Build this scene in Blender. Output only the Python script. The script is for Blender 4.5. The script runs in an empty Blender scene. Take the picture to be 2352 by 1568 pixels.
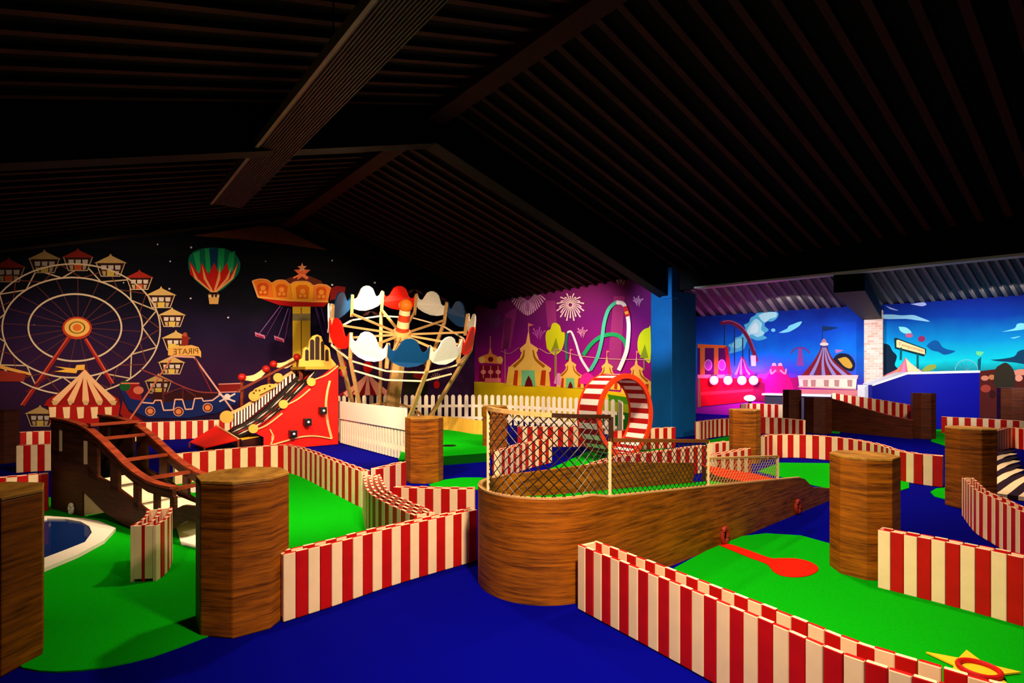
import bpy, bmesh, math, random
from mathutils import Vector
random.seed(7)
scene = bpy.context.scene
COL = scene.collection
# ---------------------------------------------------------------- camera model (level camera, 2352x1568, rise)
H, F, CX, HY = 1.55, 1250.0, 1176.0, 856.0
Vv = Vector((0.7809, 0.6247, 0))      # ridge -> eave direction
Uu = Vector((-0.6247, 0.7809, 0))     # along the ridge, away from camera

def P(x, y, Y):
    return Vector(((x - CX) / F * Y, Y, H - (y - HY) / F * Y))
def G(x, y, z=0.0):
    Y = (H - z) * F / (y - HY)
    return Vector(((x - CX) / F * Y, Y, z))
def VP(p0, d, x, y, off=0.0):
    """point of the vertical plane through p0 along d seen at x,y; off moves the plane towards the camera"""
    n = Vector((d.y, -d.x, 0))
    if n.dot(Vector((p0[0], p0[1], 0))) > 0: n = -n
    q = Vector((p0[0], p0[1], 0)) + n * off
    r = (x - CX) / F
    Y = q.dot(n) / (r * n.x + n.y)
    return Vector((r * Y, Y, H - (y - HY) / F * Y))

# ---------------------------------------------------------------- objects
BASE = {}
def tag(o, label=None, cat=None, group=None, kind=None):
    if label: o['label'] = label
    if cat: o['category'] = cat
    if group: o['group'] = group
    if kind: o['kind'] = kind
    return o
def thing(name, loc, label, cat, group=None):
    o = bpy.data.objects.new(name, None)
    o.empty_display_size = 0.1
    COL.objects.link(o); o.location = loc
    BASE[o.name] = Vector(loc)
    return tag(o, label, cat, group)

class MB:
    def __init__(s): s.v = []; s.f = []; s.m = []
    def add(s, vs, fs, mi=0):
        b = len(s.v); s.v += [Vector(v) for v in vs]
        for i, f in enumerate(fs):
            s.f.append([b + k for k in f]); s.m.append(mi[i] if isinstance(mi, (list, tuple)) else mi)
    def prism(s, poly, ext, mi=0, cap=None):
        n = len(poly); ext = Vector(ext)
        vs = [Vector(p) for p in poly] + [Vector(p) + ext for p in poly]
        fs = [list(range(n)), list(range(2 * n - 1, n - 1, -1))] + [[i, (i + 1) % n, n + (i + 1) % n, n + i] for i in range(n)]
        c = mi if cap is None else cap
        s.add(vs, fs, [c, c] + [mi] * n)
    def box(s, c, ax, ay, az, mi=0, top=None):
        c = Vector(c); ax = Vector(ax); ay = Vector(ay); az = Vector(az)
        vs = [c + sx * ax + sy * ay + sz * az for sz in (-1, 1) for sx, sy in ((-1, -1), (1, -1), (1, 1), (-1, 1))]
        t = mi if top is None else top
        s.add(vs, [[3, 2, 1, 0], [4, 5, 6, 7], [0, 1, 5, 4], [1, 2, 6, 5], [2, 3, 7, 6], [3, 0, 4, 7]], [mi, t, mi, mi, mi, mi])
    def bar(s, a, b, w, h=None, mi=0):
        a = Vector(a); b = Vector(b); h = h or w
        d = (b - a); L = d.length; d.normalize()
        up = Vector((0, 0, 1)) if abs(d.z) < .95 else Vector((0, 1, 0))
        sx = d.cross(up).normalized(); sy = sx.cross(d)
        s.box((a + b) / 2, sx * w / 2, d * L / 2, sy * h / 2, mi)
    def tube(s, pts, r, n=8, mi=0, closed=False):
        pts = [Vector(p) for p in pts]; N = len(pts); vs = []; fs = []
        for i, p in enumerate(pts):
            a = pts[i - 1] if (i > 0 or closed) else pts[i]
            b = pts[(i + 1) % N] if (i < N - 1 or closed) else pts[i]
            d = (b - a).normalized()
            up = Vector((0, 0, 1)) if abs(d.z) < .9 else Vector((0, 1, 0))
            x = d.cross(up).normalized(); y = x.cross(d)
            rr = r[i] if isinstance(r, (list, tuple)) else r
            vs += [p + x * rr * math.cos(2 * math.pi * k / n) + y * rr * math.sin(2 * math.pi * k / n) for k in range(n)]
        for i in range(N if closed else N - 1):
            j = (i + 1) % N
            fs += [[i * n + k, i * n + (k + 1) % n, j * n + (k + 1) % n, j * n + k] for k in range(n)]
        if not closed: fs += [list(range(n)), [(N - 1) * n + k for k in range(n)]]
        s.add(vs, fs, mi)
    def sphere(s, c, r, mi=0, n=16, sx=1, sy=1, sz=1):
        c = Vector(c); vs = []; fs = []; m = n // 2
        for i in range(m + 1):
            t = math.pi * i / m
            for k in range(n):
                p = 2 * math.pi * k / n
                vs.append(c + Vector((r * sx * math.sin(t) * math.cos(p), r * sy * math.sin(t) * math.sin(p), r * sz * math.cos(t))))
        for i in range(m):
            fs += [[i * n + k, i * n + (k + 1) % n, (i + 1) * n + (k + 1) % n, (i + 1) * n + k] for k in range(n)]
        s.add(vs, fs, mi)
    def build(s, name, mats, parent=None, smooth=False, bevel=0.0):
        me = bpy.data.meshes.new(name)
        off = BASE.get(parent.name, Vector((0, 0, 0))) if parent else Vector((0, 0, 0))
        me.from_pydata([v - off for v in s.v], [], s.f)
        mats = mats if isinstance(mats, (list, tuple)) else [mats]
        for m in mats: me.materials.append(m)
        for p, mi in zip(me.polygons, s.m): p.material_index = mi; p.use_smooth = smooth
        bm = bmesh.new(); bm.from_mesh(me)
        bmesh.ops.remove_doubles(bm, verts=bm.verts, dist=1e-6)
        bmesh.ops.recalc_face_normals(bm, faces=bm.faces); bm.to_mesh(me); bm.free()
        o = bpy.data.objects.new(name, me); COL.objects.link(o)
        if parent: o.parent = parent; BASE[o.name] = off
        if bevel:
            b = o.modifiers.new('bevel', 'BEVEL'); b.width = bevel; b.segments = 2; b.limit_method = 'ANGLE'
        if smooth:
            e = o.modifiers.new('es', 'EDGE_SPLIT'); e.split_angle = math.radians(40)
        return o

def catmull(pts, n=8):
    pts = [Vector(p) for p in pts]
    if len(pts) < 3: return pts
    q = [2 * pts[0] - pts[1]] + pts + [2 * pts[-1] - pts[-2]]
    out = []
    for i in range(1, len(q) - 2):
        a, b, c, d = q[i - 1:i + 3]
        for k in range(n):
            t = k / n
            out.append(0.5 * ((2 * b) + (c - a) * t + (2 * a - 5 * b + 4 * c - d) * t * t + (3 * b - a - 3 * c + d) * t ** 3))
    out.append(pts[-1]); return out
def resample(pts, step):
    L = [0]
    for a, b in zip(pts, pts[1:]): L.append(L[-1] + (b - a).length)
    n = max(1, round(L[-1] / step)); out = []
    j = 0
    for i in range(n + 1):
        s = L[-1] * i / n
        while j < len(pts) - 2 and L[j + 1] < s: j += 1
        t = (s - L[j]) / max(1e-9, L[j + 1] - L[j])
        out.append(pts[j].lerp(pts[j + 1], min(1, t)))
    return out

# ---------------------------------------------------------------- materials
def lin(c):
    return tuple((x / 12.92 if x <= .04045 else ((x + .055) / 1.055) ** 2.4) for x in (v / 255 for v in c))
MATS = {}
def mat(name, rgb, rough=.6, spec=.15, noise=0.0, nscale=40, bump=0.0, metal=0.0, emit=None, es=0, stretch=None, rgb2=None):
    if name in MATS: return MATS[name]
    m = bpy.data.materials.new(name); m.use_nodes = True; nt = m.node_tree
    b = nt.nodes['Principled BSDF']
    c = lin(rgb)
    b.inputs['Base Color'].default_value = (*c, 1); b.inputs['Roughness'].default_value = rough
    b.inputs['Specular IOR Level'].default_value = spec; b.inputs['Metallic'].default_value = metal
    if noise or bump or rgb2:
        tc = nt.nodes.new('ShaderNodeTexCoord'); mp = nt.nodes.new('ShaderNodeMapping')
        nt.links.new(tc.outputs['Object'], mp.inputs[0])
        if stretch: mp.inputs['Scale'].default_value = stretch
        nz = nt.nodes.new('ShaderNodeTexNoise'); nz.inputs['Scale'].default_value = nscale; nz.inputs['Detail'].default_value = 6
        nt.links.new(mp.outputs[0], nz.inputs['Vector'])
        if noise or rgb2:
            rp = nt.nodes.new('ShaderNodeValToRGB')
            c2 = lin(rgb2) if rgb2 else tuple(v * (1 - noise) for v in c)
            rp.color_ramp.elements[0].color = (*c2, 1); rp.color_ramp.elements[1].color = (*c, 1)
            rp.color_ramp.elements[0].position = .32; rp.color_ramp.elements[1].position = .68
            nt.links.new(nz.outputs['Fac'], rp.inputs[0]); nt.links.new(rp.outputs[0], b.inputs['Base Color'])
        if bump:
            bp = nt.nodes.new('ShaderNodeBump'); bp.inputs['Strength'].default_value = bump; bp.inputs['Distance'].default_value = .01
            nt.links.new(nz.outputs['Fac'], bp.inputs['Height']); nt.links.new(bp.outputs[0], b.inputs['Normal'])
    if emit:
        b.inputs['Emission Color'].default_value = (*lin(emit), 1); b.inputs['Emission Strength'].default_value = es
    MATS[name] = m; return m

def wood(name, dark, light, sc=(1.7, 1.7, 30)):
    if name in MATS: return MATS[name]
    m = bpy.data.materials.new(name); m.use_nodes = True; nt = m.node_tree; b = nt.nodes['Principled BSDF']
    tc = nt.nodes.new('ShaderNodeTexCoord'); mp = nt.nodes.new('ShaderNodeMapping'); mp.inputs['Scale'].default_value = sc
    nt.links.new(tc.outputs['Object'], mp.inputs[0])
    n1 = nt.nodes.new('ShaderNodeTexNoise'); n1.inputs['Scale'].default_value = 1.6; n1.inputs['Detail'].default_value = 8; n1.inputs['Distortion'].default_value = .35
    n2 = nt.nodes.new('ShaderNodeTexNoise'); n2.inputs['Scale'].default_value = 6; n2.inputs['Detail'].default_value = 5; n2.inputs['Distortion'].default_value = .2
    nt.links.new(mp.outputs[0], n1.inputs['Vector']); nt.links.new(mp.outputs[0], n2.inputs['Vector'])
    mx = nt.nodes.new('ShaderNodeMath'); mx.operation = 'ADD'; nt.links.new(n1.outputs['Fac'], mx.inputs[0])
    ml = nt.nodes.new('ShaderNodeMath'); ml.operation = 'MULTIPLY'; ml.inputs[1].default_value = .6
    nt.links.new(n2.outputs['Fac'], ml.inputs[0]); nt.links.new(ml.outputs[0], mx.inputs[1])
    rp = nt.nodes.new('ShaderNodeValToRGB'); rp.color_ramp.elements[0].position = .52; rp.color_ramp.elements[1].position = 1.0
    rp.color_ramp.elements[0].color = (*lin(dark), 1); rp.color_ramp.elements[1].color = (*lin(light), 1)
    n3 = nt.nodes.new('ShaderNodeTexNoise'); n3.inputs['Scale'].default_value = 3.2; n3.inputs['Detail'].default_value = 3
    nt.links.new(tc.outputs['Object'], n3.inputs['Vector'])
    m3 = nt.nodes.new('ShaderNodeMath'); m3.operation = 'MULTIPLY_ADD'; m3.inputs[1].default_value = .34; m3.inputs[2].default_value = -.17
    nt.links.new(n3.outputs['Fac'], m3.inputs[0])
    ma = nt.nodes.new('ShaderNodeMath'); ma.operation = 'ADD'; nt.links.new(mx.outputs[0], ma.inputs[0]); nt.links.new(m3.outputs[0], ma.inputs[1])
    nt.links.new(ma.outputs[0], rp.inputs[0]); nt.links.new(rp.outputs[0], b.inputs['Base Color'])
    b.inputs['Roughness'].default_value = .55; b.inputs['Specular IOR Level'].default_value = .2
    bp = nt.nodes.new('ShaderNodeBump'); bp.inputs['Strength'].default_value = .06; bp.inputs['Distance'].default_value = .01
    nt.links.new(mx.outputs[0], bp.inputs['Height']); nt.links.new(bp.outputs[0], b.inputs['Normal'])
    MATS[name] = m; return m

def gradient(name, stops, axis='Z', lo=0, hi=4, noise=.0, rough=.8):
    """a painted backdrop: colours blended along one object axis"""
    m = bpy.data.materials.new(name); m.use_nodes = True; nt = m.node_tree; b = nt.nodes['Principled BSDF']
    tc = nt.nodes.new('ShaderNodeTexCoord'); sp = nt.nodes.new('ShaderNodeSeparateXYZ'); nt.links.new(tc.outputs['Object'], sp.inputs[0])
    mr = nt.nodes.new('ShaderNodeMapRange'); mr.inputs['From Min'].default_value = lo; mr.inputs['From Max'].default_value = hi
    nt.links.new(sp.outputs[axis], mr.inputs['Value'])
    nz = nt.nodes.new('ShaderNodeTexNoise'); nz.inputs['Scale'].default_value = .9; nz.inputs['Detail'].default_value = 4
    nt.links.new(tc.outputs['Object'], nz.inputs['Vector'])
    ma = nt.nodes.new('ShaderNodeMath'); ma.operation = 'MULTIPLY_ADD'; ma.inputs[1].default_value = noise * 2; ma.inputs[2].default_value = -noise
    nt.links.new(nz.outputs['Fac'], ma.inputs[0])
    ad = nt.nodes.new('ShaderNodeMath'); ad.operation = 'ADD'; nt.links.new(mr.outputs[0], ad.inputs[0]); nt.links.new(ma.outputs[0], ad.inputs[1])
    rp = nt.nodes.new('ShaderNodeValToRGB')
    el = rp.color_ramp.elements
    el[0].position = stops[0][0]; el[0].color = (*lin(stops[0][1]), 1)
    el[1].position = stops[-1][0]; el[1].color = (*lin(stops[-1][1]), 1)
    for p, c in stops[1:-1]:
        e = el.new(p); e.color = (*lin(c), 1)
    nt.links.new(ad.outputs[0], rp.inputs[0]); nt.links.new(rp.outputs[0], b.inputs['Base Color'])
    b.inputs['Roughness'].default_value = rough; b.inputs['Specular IOR Level'].default_value = .1
    return m

RED = mat('red_paint', (196, 14, 12), .5, .2, noise=.18, nscale=9)
CREAM = mat('cream_paint', (255, 216, 168), .55, .2, noise=.08, nscale=9)
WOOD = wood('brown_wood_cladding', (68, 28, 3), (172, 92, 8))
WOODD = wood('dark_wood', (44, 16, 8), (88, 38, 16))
WOODTOP = wood('wood_top', (128, 80, 20), (200, 140, 50), (6, 3, 6))
MAHOG = wood('reddish_wood', (84, 24, 10), (150, 58, 26))
CARPET = mat('blue_carpet', (2, 3, 128), .95, .02, noise=.35, nscale=260, bump=.3)
TURF = mat('green_turf', (9, 178, 11), .95, .02, noise=.35, nscale=320, bump=.5)
FELT = mat('red_felt', (226, 30, 12), .95, .02, noise=.2, nscale=200)
WHITE = mat('white_paint', (248, 232, 204), .5, .2)
PICKET = mat('picket_white', (252, 232, 198), .5, .2)
BLACKM = mat('black_steel', (9, 7, 7), .6, .1)
BLACKP = mat('black_plastic', (10, 9, 9), .35, .4)
YELLOW = mat('yellow_paint', (236, 178, 40), .5, .2)
GOLD = mat('gold_paint', (224, 170, 70), .5, .25)
PEACH = mat('peach_paint', (248, 176, 110), .5, .2)
ORANGE = mat('orange_paint', (238, 110, 20), .5, .2)
BRIGHTRED = mat('bright_red_paint', (236, 20, 8), .45, .25)
LOOPRED = mat('loop_red_paint', (232, 62, 20), .45, .25)
NAVY = mat('navy_paint', (10, 62, 110), .5, .2)
MIDBLUE = mat('blue_paint', (16, 84, 150), .5, .2)
TAN = mat('tan_timber', (222, 168, 100), .6, .15, noise=.2, nscale=14)
BOXBLUE = mat('royal_blue_paint', (4, 5, 132), .6, .15)
WIRE = mat('dark_wire', (40, 24, 16), .45, .4, metal=.3)
# ================================================================ the hall
def struct(o): return tag(o, kind='structure')
def roofz(d): return 4.0 + .293 * (11.17 - d) if d >= 4.6 else 4.0 + .293 * (11.17 - 4.6) - .293 * (4.6 - d)
def hall(s, d, z): p = Uu * s + Vv * d; return Vector((p.x, p.y, z))
K = Vector((-1.35, 19.56, 0))                    # corner of the two mural walls
SK, DK = K.dot(Uu), K.dot(Vv)
A_FAR = Vector((7.41, 20.5, 0)); D_FAR = Vector((6.8, -5.4, 0)).normalized()

mb = MB(); mb.prism([(-18, -2, 0), (22, -2, 0), (22, 28, 0), (-18, 28, 0)], (0, 0, -.1))
struct(mb.build('floor', CARPET))

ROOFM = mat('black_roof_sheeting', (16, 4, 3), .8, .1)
ROOFR = mat('lit_roof_ribs', (72, 23, 10), .7, .15, noise=.35, nscale=3)  # same sheet; light on the rib faces put into a lighter brown
def roof(name, d0, d1, s0, s1, pitch, m):
    mb = MB(); n = int((s1 - s0) / pitch)
    for i in range(n):
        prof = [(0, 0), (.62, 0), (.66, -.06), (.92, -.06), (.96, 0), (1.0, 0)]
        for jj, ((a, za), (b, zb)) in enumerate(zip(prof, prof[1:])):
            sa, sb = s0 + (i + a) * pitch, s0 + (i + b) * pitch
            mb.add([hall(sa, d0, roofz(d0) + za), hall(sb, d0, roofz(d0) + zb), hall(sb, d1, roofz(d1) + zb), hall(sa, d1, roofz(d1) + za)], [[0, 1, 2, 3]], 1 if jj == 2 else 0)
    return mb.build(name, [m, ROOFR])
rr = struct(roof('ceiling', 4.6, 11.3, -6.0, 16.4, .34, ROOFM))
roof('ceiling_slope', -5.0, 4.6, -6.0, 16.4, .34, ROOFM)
struct(bpy.data.objects['ceiling_slope'])

# dark rafters (portal frames) and ridge beam
BEAM = mat('dark_beam_paint', (58, 16, 9), .7, .1)
nb = 0
for s, dep0, dep1 in ((7.86, .62, .72), (14.9, .22, .26)):
    mb = MB()
    for d0, d1 in ((4.6, 11.2), (4.6, -5.0)):
        a = [hall(s - .14, d0, roofz(d0) - .02), hall(s - .14, d1, roofz(d1) - .02), hall(s - .14, d1, roofz(d1) - dep1), hall(s - .14, d0, roofz(d0) - dep0)]
        mb.prism(a, Uu * .28)
    o = mb.build('trim_%d' % (nb + 1), BLACKM); struct(o); nb += 1
mb = MB(); mb.box(hall(5, 4.6, roofz(4.6) - .16), Uu * 11, Vv * .16, Vector((0, 0, .1))); struct(mb.build('trim_3', BEAM))
# black eaves beam on the right where the hall opens into the low annexe
mb = MB()
mb.prism([hall(7.6, 11.17, 3.52), hall(-6, 11.17, 3.10), hall(-6, 11.17, 4.1), hall(7.6, 11.17, 4.1)], Vv * .2)
struct(mb.build('trim_4', BLACKM))
mb = MB()
mb.prism([hall(7.2, 11.15, 3.50), hall(-6, 11.15, 3.08), hall(-6, 11.15, 3.12), hall(7.2, 11.15, 3.54)], Vv * .24)
struct(mb.build('trim_5', mat('pale_eaves_trim', (206, 196, 190), .5, .2)))

# walls
NIGHT = gradient('night_mural_paint', [(0, (34, 12, 40)), (.36, (52, 22, 58)), (.56, (34, 20, 54)), (.78, (8, 6, 20)), (1, (3, 4, 12))], 'Z', 0, 4.4, .12)
NIGHTW = mat('black_wall_paint', (10, 8, 14), .8, .1)
PLUM = gradient('plum_mural_paint', [(0, (200, 16, 130)), (.35, (150, 12, 120)), (.7, (112, 18, 100)), (1, (120, 30, 90))], 'Z', .8, 4.0, .1)
mb = MB()
L = 15.6
g = [hall(SK, DK, 0), hall(SK, DK - L, 0), hall(SK, DK - L, roofz(DK - L)), hall(SK, 4.6, roofz(4.6)), hall(SK, DK, roofz(DK))]
mb.prism(g, Uu * .15); struct(mb.build('wall_back', NIGHTW))
mb = MB(); mb.prism([hall(SK + .15, 11.17, 0), hall(7.9, 11.17, 0), hall(7.9, 11.17, 4.0), hall(SK + .15, 11.17, 4.0)], Vv * .15)
struct(mb.build('wall_right', mat('plum_wall_paint', (110, 20, 96), .8, .1)))
mb = MB(); q = A_FAR - D_FAR * 3.2; e = A_FAR + D_FAR * 16
mb.prism([q, e, e + Vector((0, 0, 3.72)), q + Vector((0, 0, 3.72))], Vector((-D_FAR.y, D_FAR.x, 0)) * .15)
struct(mb.build('wall_annexe', mat('deep_blue_wall', (10, 30, 110), .8, .1)))
mb = MB(); a = Vector((4.35, 13.75, 0)); b = Vector((q.x, q.y - .02, 0))
mb.prism([a, b, b + Vector((0, 0, 3.7)), a + Vector((0, 0, 3.6))], Vector((-.1, .05, 0)))
struct(mb.build('wall_annexe_side', mat('violet_wall', (50, 16, 90), .8, .1)))
mb = MB(); a = hall(SK, DK - L, 0); b = hall(-6, DK - L, 0)
mb.prism([a, b, b + Vector((0, 0, 3.3)), a + Vector((0, 0, 3.3))], Vv * -.1); struct(mb.build('wall_left', NIGHTW))

# brown gable cladding above the mural
mb = MB()
mb.prism([VP(K, Vv, x, y, .01) for x, y in ((445, 541), (598, 519), (640, 521), (752, 575), (660, 561), (560, 550))], Uu * -.02)
struct(mb.build('trim_6', mat('gable_cladding', (120, 60, 30), .7, .1, noise=.3, nscale=12)))

# annexe roof: ribbed grey sheet between the eaves trim and the far wall
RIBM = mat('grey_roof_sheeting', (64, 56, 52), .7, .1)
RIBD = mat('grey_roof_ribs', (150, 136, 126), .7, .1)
mb = MB(); mr = MB()
nr = 40
def eave(x):                                    # point of the eaves line seen at column x
    r = (x - CX) / F; c = hall(7.2, 11.3, 0); dd = -Uu
    t = (c.x - r * c.y) / (r * dd.y - dd.x); p = c + dd * t
    return Vector((p.x, p.y, 3.56 - (t) * .0318))
for i in range(nr):
    x0 = 1560 + i * 24.0
    e0, e1 = eave(x0), eave(x0 + 24)
    w0, w1 = VP(A_FAR, D_FAR, x0 + 52, 700), VP(A_FAR, D_FAR, x0 + 76, 700)
    w0.z = w1.z = 3.72
    mb.add([e0, e1, w1, w0], [[0, 1, 2, 3]])
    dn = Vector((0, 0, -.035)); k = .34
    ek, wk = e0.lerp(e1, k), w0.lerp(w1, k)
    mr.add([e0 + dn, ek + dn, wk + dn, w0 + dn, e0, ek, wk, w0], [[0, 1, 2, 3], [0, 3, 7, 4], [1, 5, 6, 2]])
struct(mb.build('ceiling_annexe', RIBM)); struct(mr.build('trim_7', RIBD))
# dark beam over the brick pillar
mb = MB(); a = eave(1950); b = VP(A_FAR, D_FAR, 2004, 700); b.z = 3.6; a.z -= .22; b.z -= .2
mb.bar(a, b, .5, .34); struct(mb.build('trim_8', BLACKM))

# blue corner column
BLUECOL = mat('blue_column_paint', (8, 98, 170), .6, .15, noise=.15, nscale=3)
mb = MB(); c0 = Vector((3.76, 12.8, 0)); a = c0 + Uu * .6; b = c0 + Vv * 1.0; d = a + Vv * 1.0
mb.prism([c0, b, d, a], (0, 0, 3.5))
m = c0 - Uu * .03 - Vv * .05 + Vector((0, 0, 3.3))
mb.prism([m, m + Vv * .27, m + Vv * .27 + Uu * .3, m + Uu * .3], (0, 0, .74))
struct(mb.build('trim_9', BLUECOL, bevel=.015))

# brick pillar on the annexe wall
BR = bpy.data.materials.new('pale_brick'); BR.use_nodes = True; nt = BR.node_tree; b_ = nt.nodes['Principled BSDF']
tc = nt.nodes.new('ShaderNodeTexCoord'); bt = nt.nodes.new('ShaderNodeTexBrick'); mp = nt.nodes.new('ShaderNodeMapping')
mp.inputs['Rotation'].default_value = (math.radians(90), 0, 0); cmb = nt.nodes.new('ShaderNodeCombineXYZ'); sp = nt.nodes.new('ShaderNodeSeparateXYZ')
nt.links.new(tc.outputs['Object'], sp.inputs[0]); nt.links.new(sp.outputs['X'], cmb.inputs['X']); nt.links.new(sp.outputs['Z'], cmb.inputs['Y'])
nt.links.new(cmb.outputs[0], bt.inputs['Vector'])
bt.inputs['Scale'].default_value = 3.2
bt.inputs['Color1'].default_value = (*lin((246, 206, 184)), 1); bt.inputs['Color2'].default_value = (*lin((226, 160, 132)), 1); bt.inputs['Mortar'].default_value = (*lin((236, 216, 200)), 1)
nt.links.new(bt.outputs['Color'], b_.inputs['Base Color']); b_.inputs['Roughness'].default_value = .8
p0_, p1_ = VP(A_FAR, D_FAR, 1987, 900), VP(A_FAR, D_FAR, 2029, 900); nn = Vector((D_FAR.y, -D_FAR.x, 0))
if nn.y > 0: nn = -nn
mb = MB(); p0_.z = p1_.z = 0
mb.prism([p0_, p1_, p1_ + nn * .3, p0_ + nn * .3], (0, 0, 3.5)); o = mb.build('trim_10', BR); struct(o)

# long ribbed panel hung under the ridge
PANEL = mat('ribbed_panel_metal', (86, 36, 18), .5, .3, noise=.5, nscale=60)
zP = 4.55; eL = P(488, 466, (zP - H) * F / (HY - 466)); eR = P(560, 472, (zP - H) * F / (HY - 472))
wv = Vv * ((eR - eL).dot(Vv)); eL.z = eR.z = zP
hp = thing('hanging_panel', (eL.x + wv.x / 2, eL.y + wv.y / 2, zP), 'long dark ribbed panel hung under the roof, left of the ridge', 'ceiling panel')
mb = MB(); Lp = 11.0; st = eL
mb.prism([eL, eL + wv, eL + wv - Uu * Lp, eL - Uu * Lp], (0, 0, .05)); mb.build('panel_sheet', PANEL, hp)
mb = MB()
for k in range(14):
    a = eL + wv * ((k + .5) / 14) - Vector((0, 0, .006)); mb.box(a - Uu * (Lp / 2), Uu * (Lp / 2), wv.normalized() * .007, Vector((0, 0, .006)))
mb.build('ribs', PANEL, hp)
mb = MB(); a = eL - Vv * .02; mb.box(a - Uu * (Lp / 2) + Vector((0, 0, .03)), Uu * (Lp / 2), Vv * .02, Vector((0, 0, .06)))
mb.build('edge_rail', mat('edge_rail_metal', (150, 110, 80), .4, .3), hp)
for s_ in (1.2, 3.4, 5.8):
    for side in (0, 1):
        a = eL + wv * side - Uu * s_; mb = MB(); d_ = a.dot(Vv)
        mb.tube([a, (a.x, a.y, roofz(d_))], .008, 6); mb.build('hanger_wire', WIRE, hp)

# ================================================================ striped board fences
def T(x, y, h=.43):
    Y = (H - h) * F / (y - HY); return Vector(((x - CX) / F * Y, Y, 0))
def fence(label, pts, h0=.43, h1=None, bw=.078, gap=.05, th=.026, start=0, cat='fence', group=None, smooth=True, z0=0.0, nr=2):
    h1 = h0 if h1 is None else h1
    path = catmull(pts, 10) if smooth else [Vector(p) for p in pts]
    path = resample(path, bw)
    mid = path[len(path) // 2]
    t = thing('striped_fence', (mid.x, mid.y, z0), label, cat, group)
    rows = [MB() for _ in range(nr)]; rl = MB(); n = len(path) - 1
    d0_ = (path[1] - path[0]); sg = -1 if Vector((d0_.y, -d0_.x, 0)).dot(path[0]) > 0 else 1
    for i in range(n):
        a, b = path[i], path[i + 1]; d = (b - a).normalized(); nrm = Vector((d.y, -d.x, 0))
        nrm = nrm * sg                                    # the row that faces the camera
        c = (a + b) / 2; w = (b - a).length / 2 * .97
        hh = h0 + (h1 - h0) * i / max(1, n - 1)
        for r in range(nr):
            red = (i + start + r) % 2 == 0
            off = nrm * (th / 2 - (th + gap) * r / (nr - 1))
            mi = 0 if red else 1
            jz = random.uniform(-.003, .003)
            rows[r].box(c + off + Vector((0, 0, z0 + (hh + jz) / 2)), d * w, nrm * th / 2, Vector((0, 0, (hh + jz) / 2 - .004)), mi, 1 - mi)
        if i in (0, n - 1): continue
        m0 = a - nrm * gap / 2; m1 = b - nrm * gap / 2
        rl.box((m0 + m1) / 2 + Vector((0, 0, z0 + hh * .55)), d * (w * 1.03), nrm * gap / 2, Vector((0, 0, .03)))
    rows[0].build('front_boards', [RED, CREAM], t, bevel=.006)
    for rr_ in rows[1:-1]: rr_.build('middle_boards', [RED, CREAM], t, bevel=.004)
    rows[-1].build('back_boards', [RED, CREAM], t, bevel=.006)
    if nr == 2: rl.build('rail', WOODD, t)
    for a, b in ((path[0], path[1]), (path[-1], path[-2])):
        d = (b - a).normalized(); nrm = Vector((d.y, -d.x, 0))
        nrm = nrm * (sg if a is path[0] else -sg)
        hh = h0 if a is path[0] else h1
        cp = MB(); cp.box(a + d * .013 - nrm * gap / 2 + Vector((0, 0, z0 + .03 + (hh - .04) / 2)), d * .011, nrm * (gap / 2 - .001), Vector((0, 0, (hh - .04) / 2))); cp.build('end_board', CREAM, t)
    return t
FG = 'red and cream striped board fences'
fence('striped fence in front, between the left octagonal post and the wooden ramp', [T(647, 1269), T(760, 1243), T(900, 1208), T(1092, 1167)], start=1, group=FG)
fence('longest foreground striped fence running from the wooden ramp to the bottom right corner', [T(1333, 1247), T(1500, 1312), T(1667, 1379), T(1815, 1440), T(1949, 1495), T(2150, 1558), Vector((1.69, 1.87, 0)), Vector((1.86, 1.77, 0))], start=1, group=FG, gap=.115, bw=.074)
fence('striped fence right of the tall lit octagonal post, at the right edge of the photo', [T(2018, 1212), T(2180, 1242), T(2352, 1277), T(2520, 1315)], start=1, group=FG)
fence('striped fence curving out from behind the right octagonal post beside the striped ramp', [T(2216, 1094), T(2246, 1122), T(2290, 1142), T(2352, 1172), T(2430, 1206)], start=1, group=FG)
fence('long striped fence curving behind the middle left green, in front of the red slide', [T(400, 1042), T(500, 1032), T(625, 1022), T(662, 1022), T(700, 1031), T(760, 1053), T(836, 1081)], start=1, group=FG, bw=.108)
fence('short striped fence joining the post by the white picket fence', [T(862, 1075), T(890, 1069), T(930, 1059)], start=0, group=FG, bw=.108)
fence('zigzag striped fence running from the middle left green down to the front fence', [T(838, 1090), T(850, 1124), T(880, 1145), T(930, 1168), T(958, 1180)], start=1, group=FG, gap=.14, nr=4)
fence('striped fence behind the front fence, left of the wooden ramp end', [T(905, 1116), T(960, 1118), T(1030, 1120), T(1090, 1121)], start=0, group=FG)
fence('striped fence under the painted pirate ship', [T(308, 970), T(420, 966), T(540, 962)], start=1, group=FG, bw=.115)
fence('striped fence just left of the dark curved bridge, middle of three', [T(38, 1022), T(80, 1020), T(150, 1017)], start=1, group=FG, bw=.09)
fence('striped fence left of the dark curved bridge, nearest of three', [T(-60, 1099), T(20, 1094), T(70, 1089), T(112, 1085)], start=0, group=FG, bw=.09)
fence('striped fence left of the dark curved bridge, farthest of three', [T(45, 992), T(80, 990), T(130, 988)], start=0, group=FG, bw=.09)
fence('short curved striped fence standing on the front left green beside the bridge', [T(350, 1204), T(372, 1192), T(386, 1176), T(388, 1163)], start=1, group=FG, gap=.13, bw=.062, nr=3)
fence('striped fence seen through the tall wire mesh, left of the loop', [T(1142, 1035), T(1200, 1018), T(1265, 1005)], start=1, group=FG, bw=.108)
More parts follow.
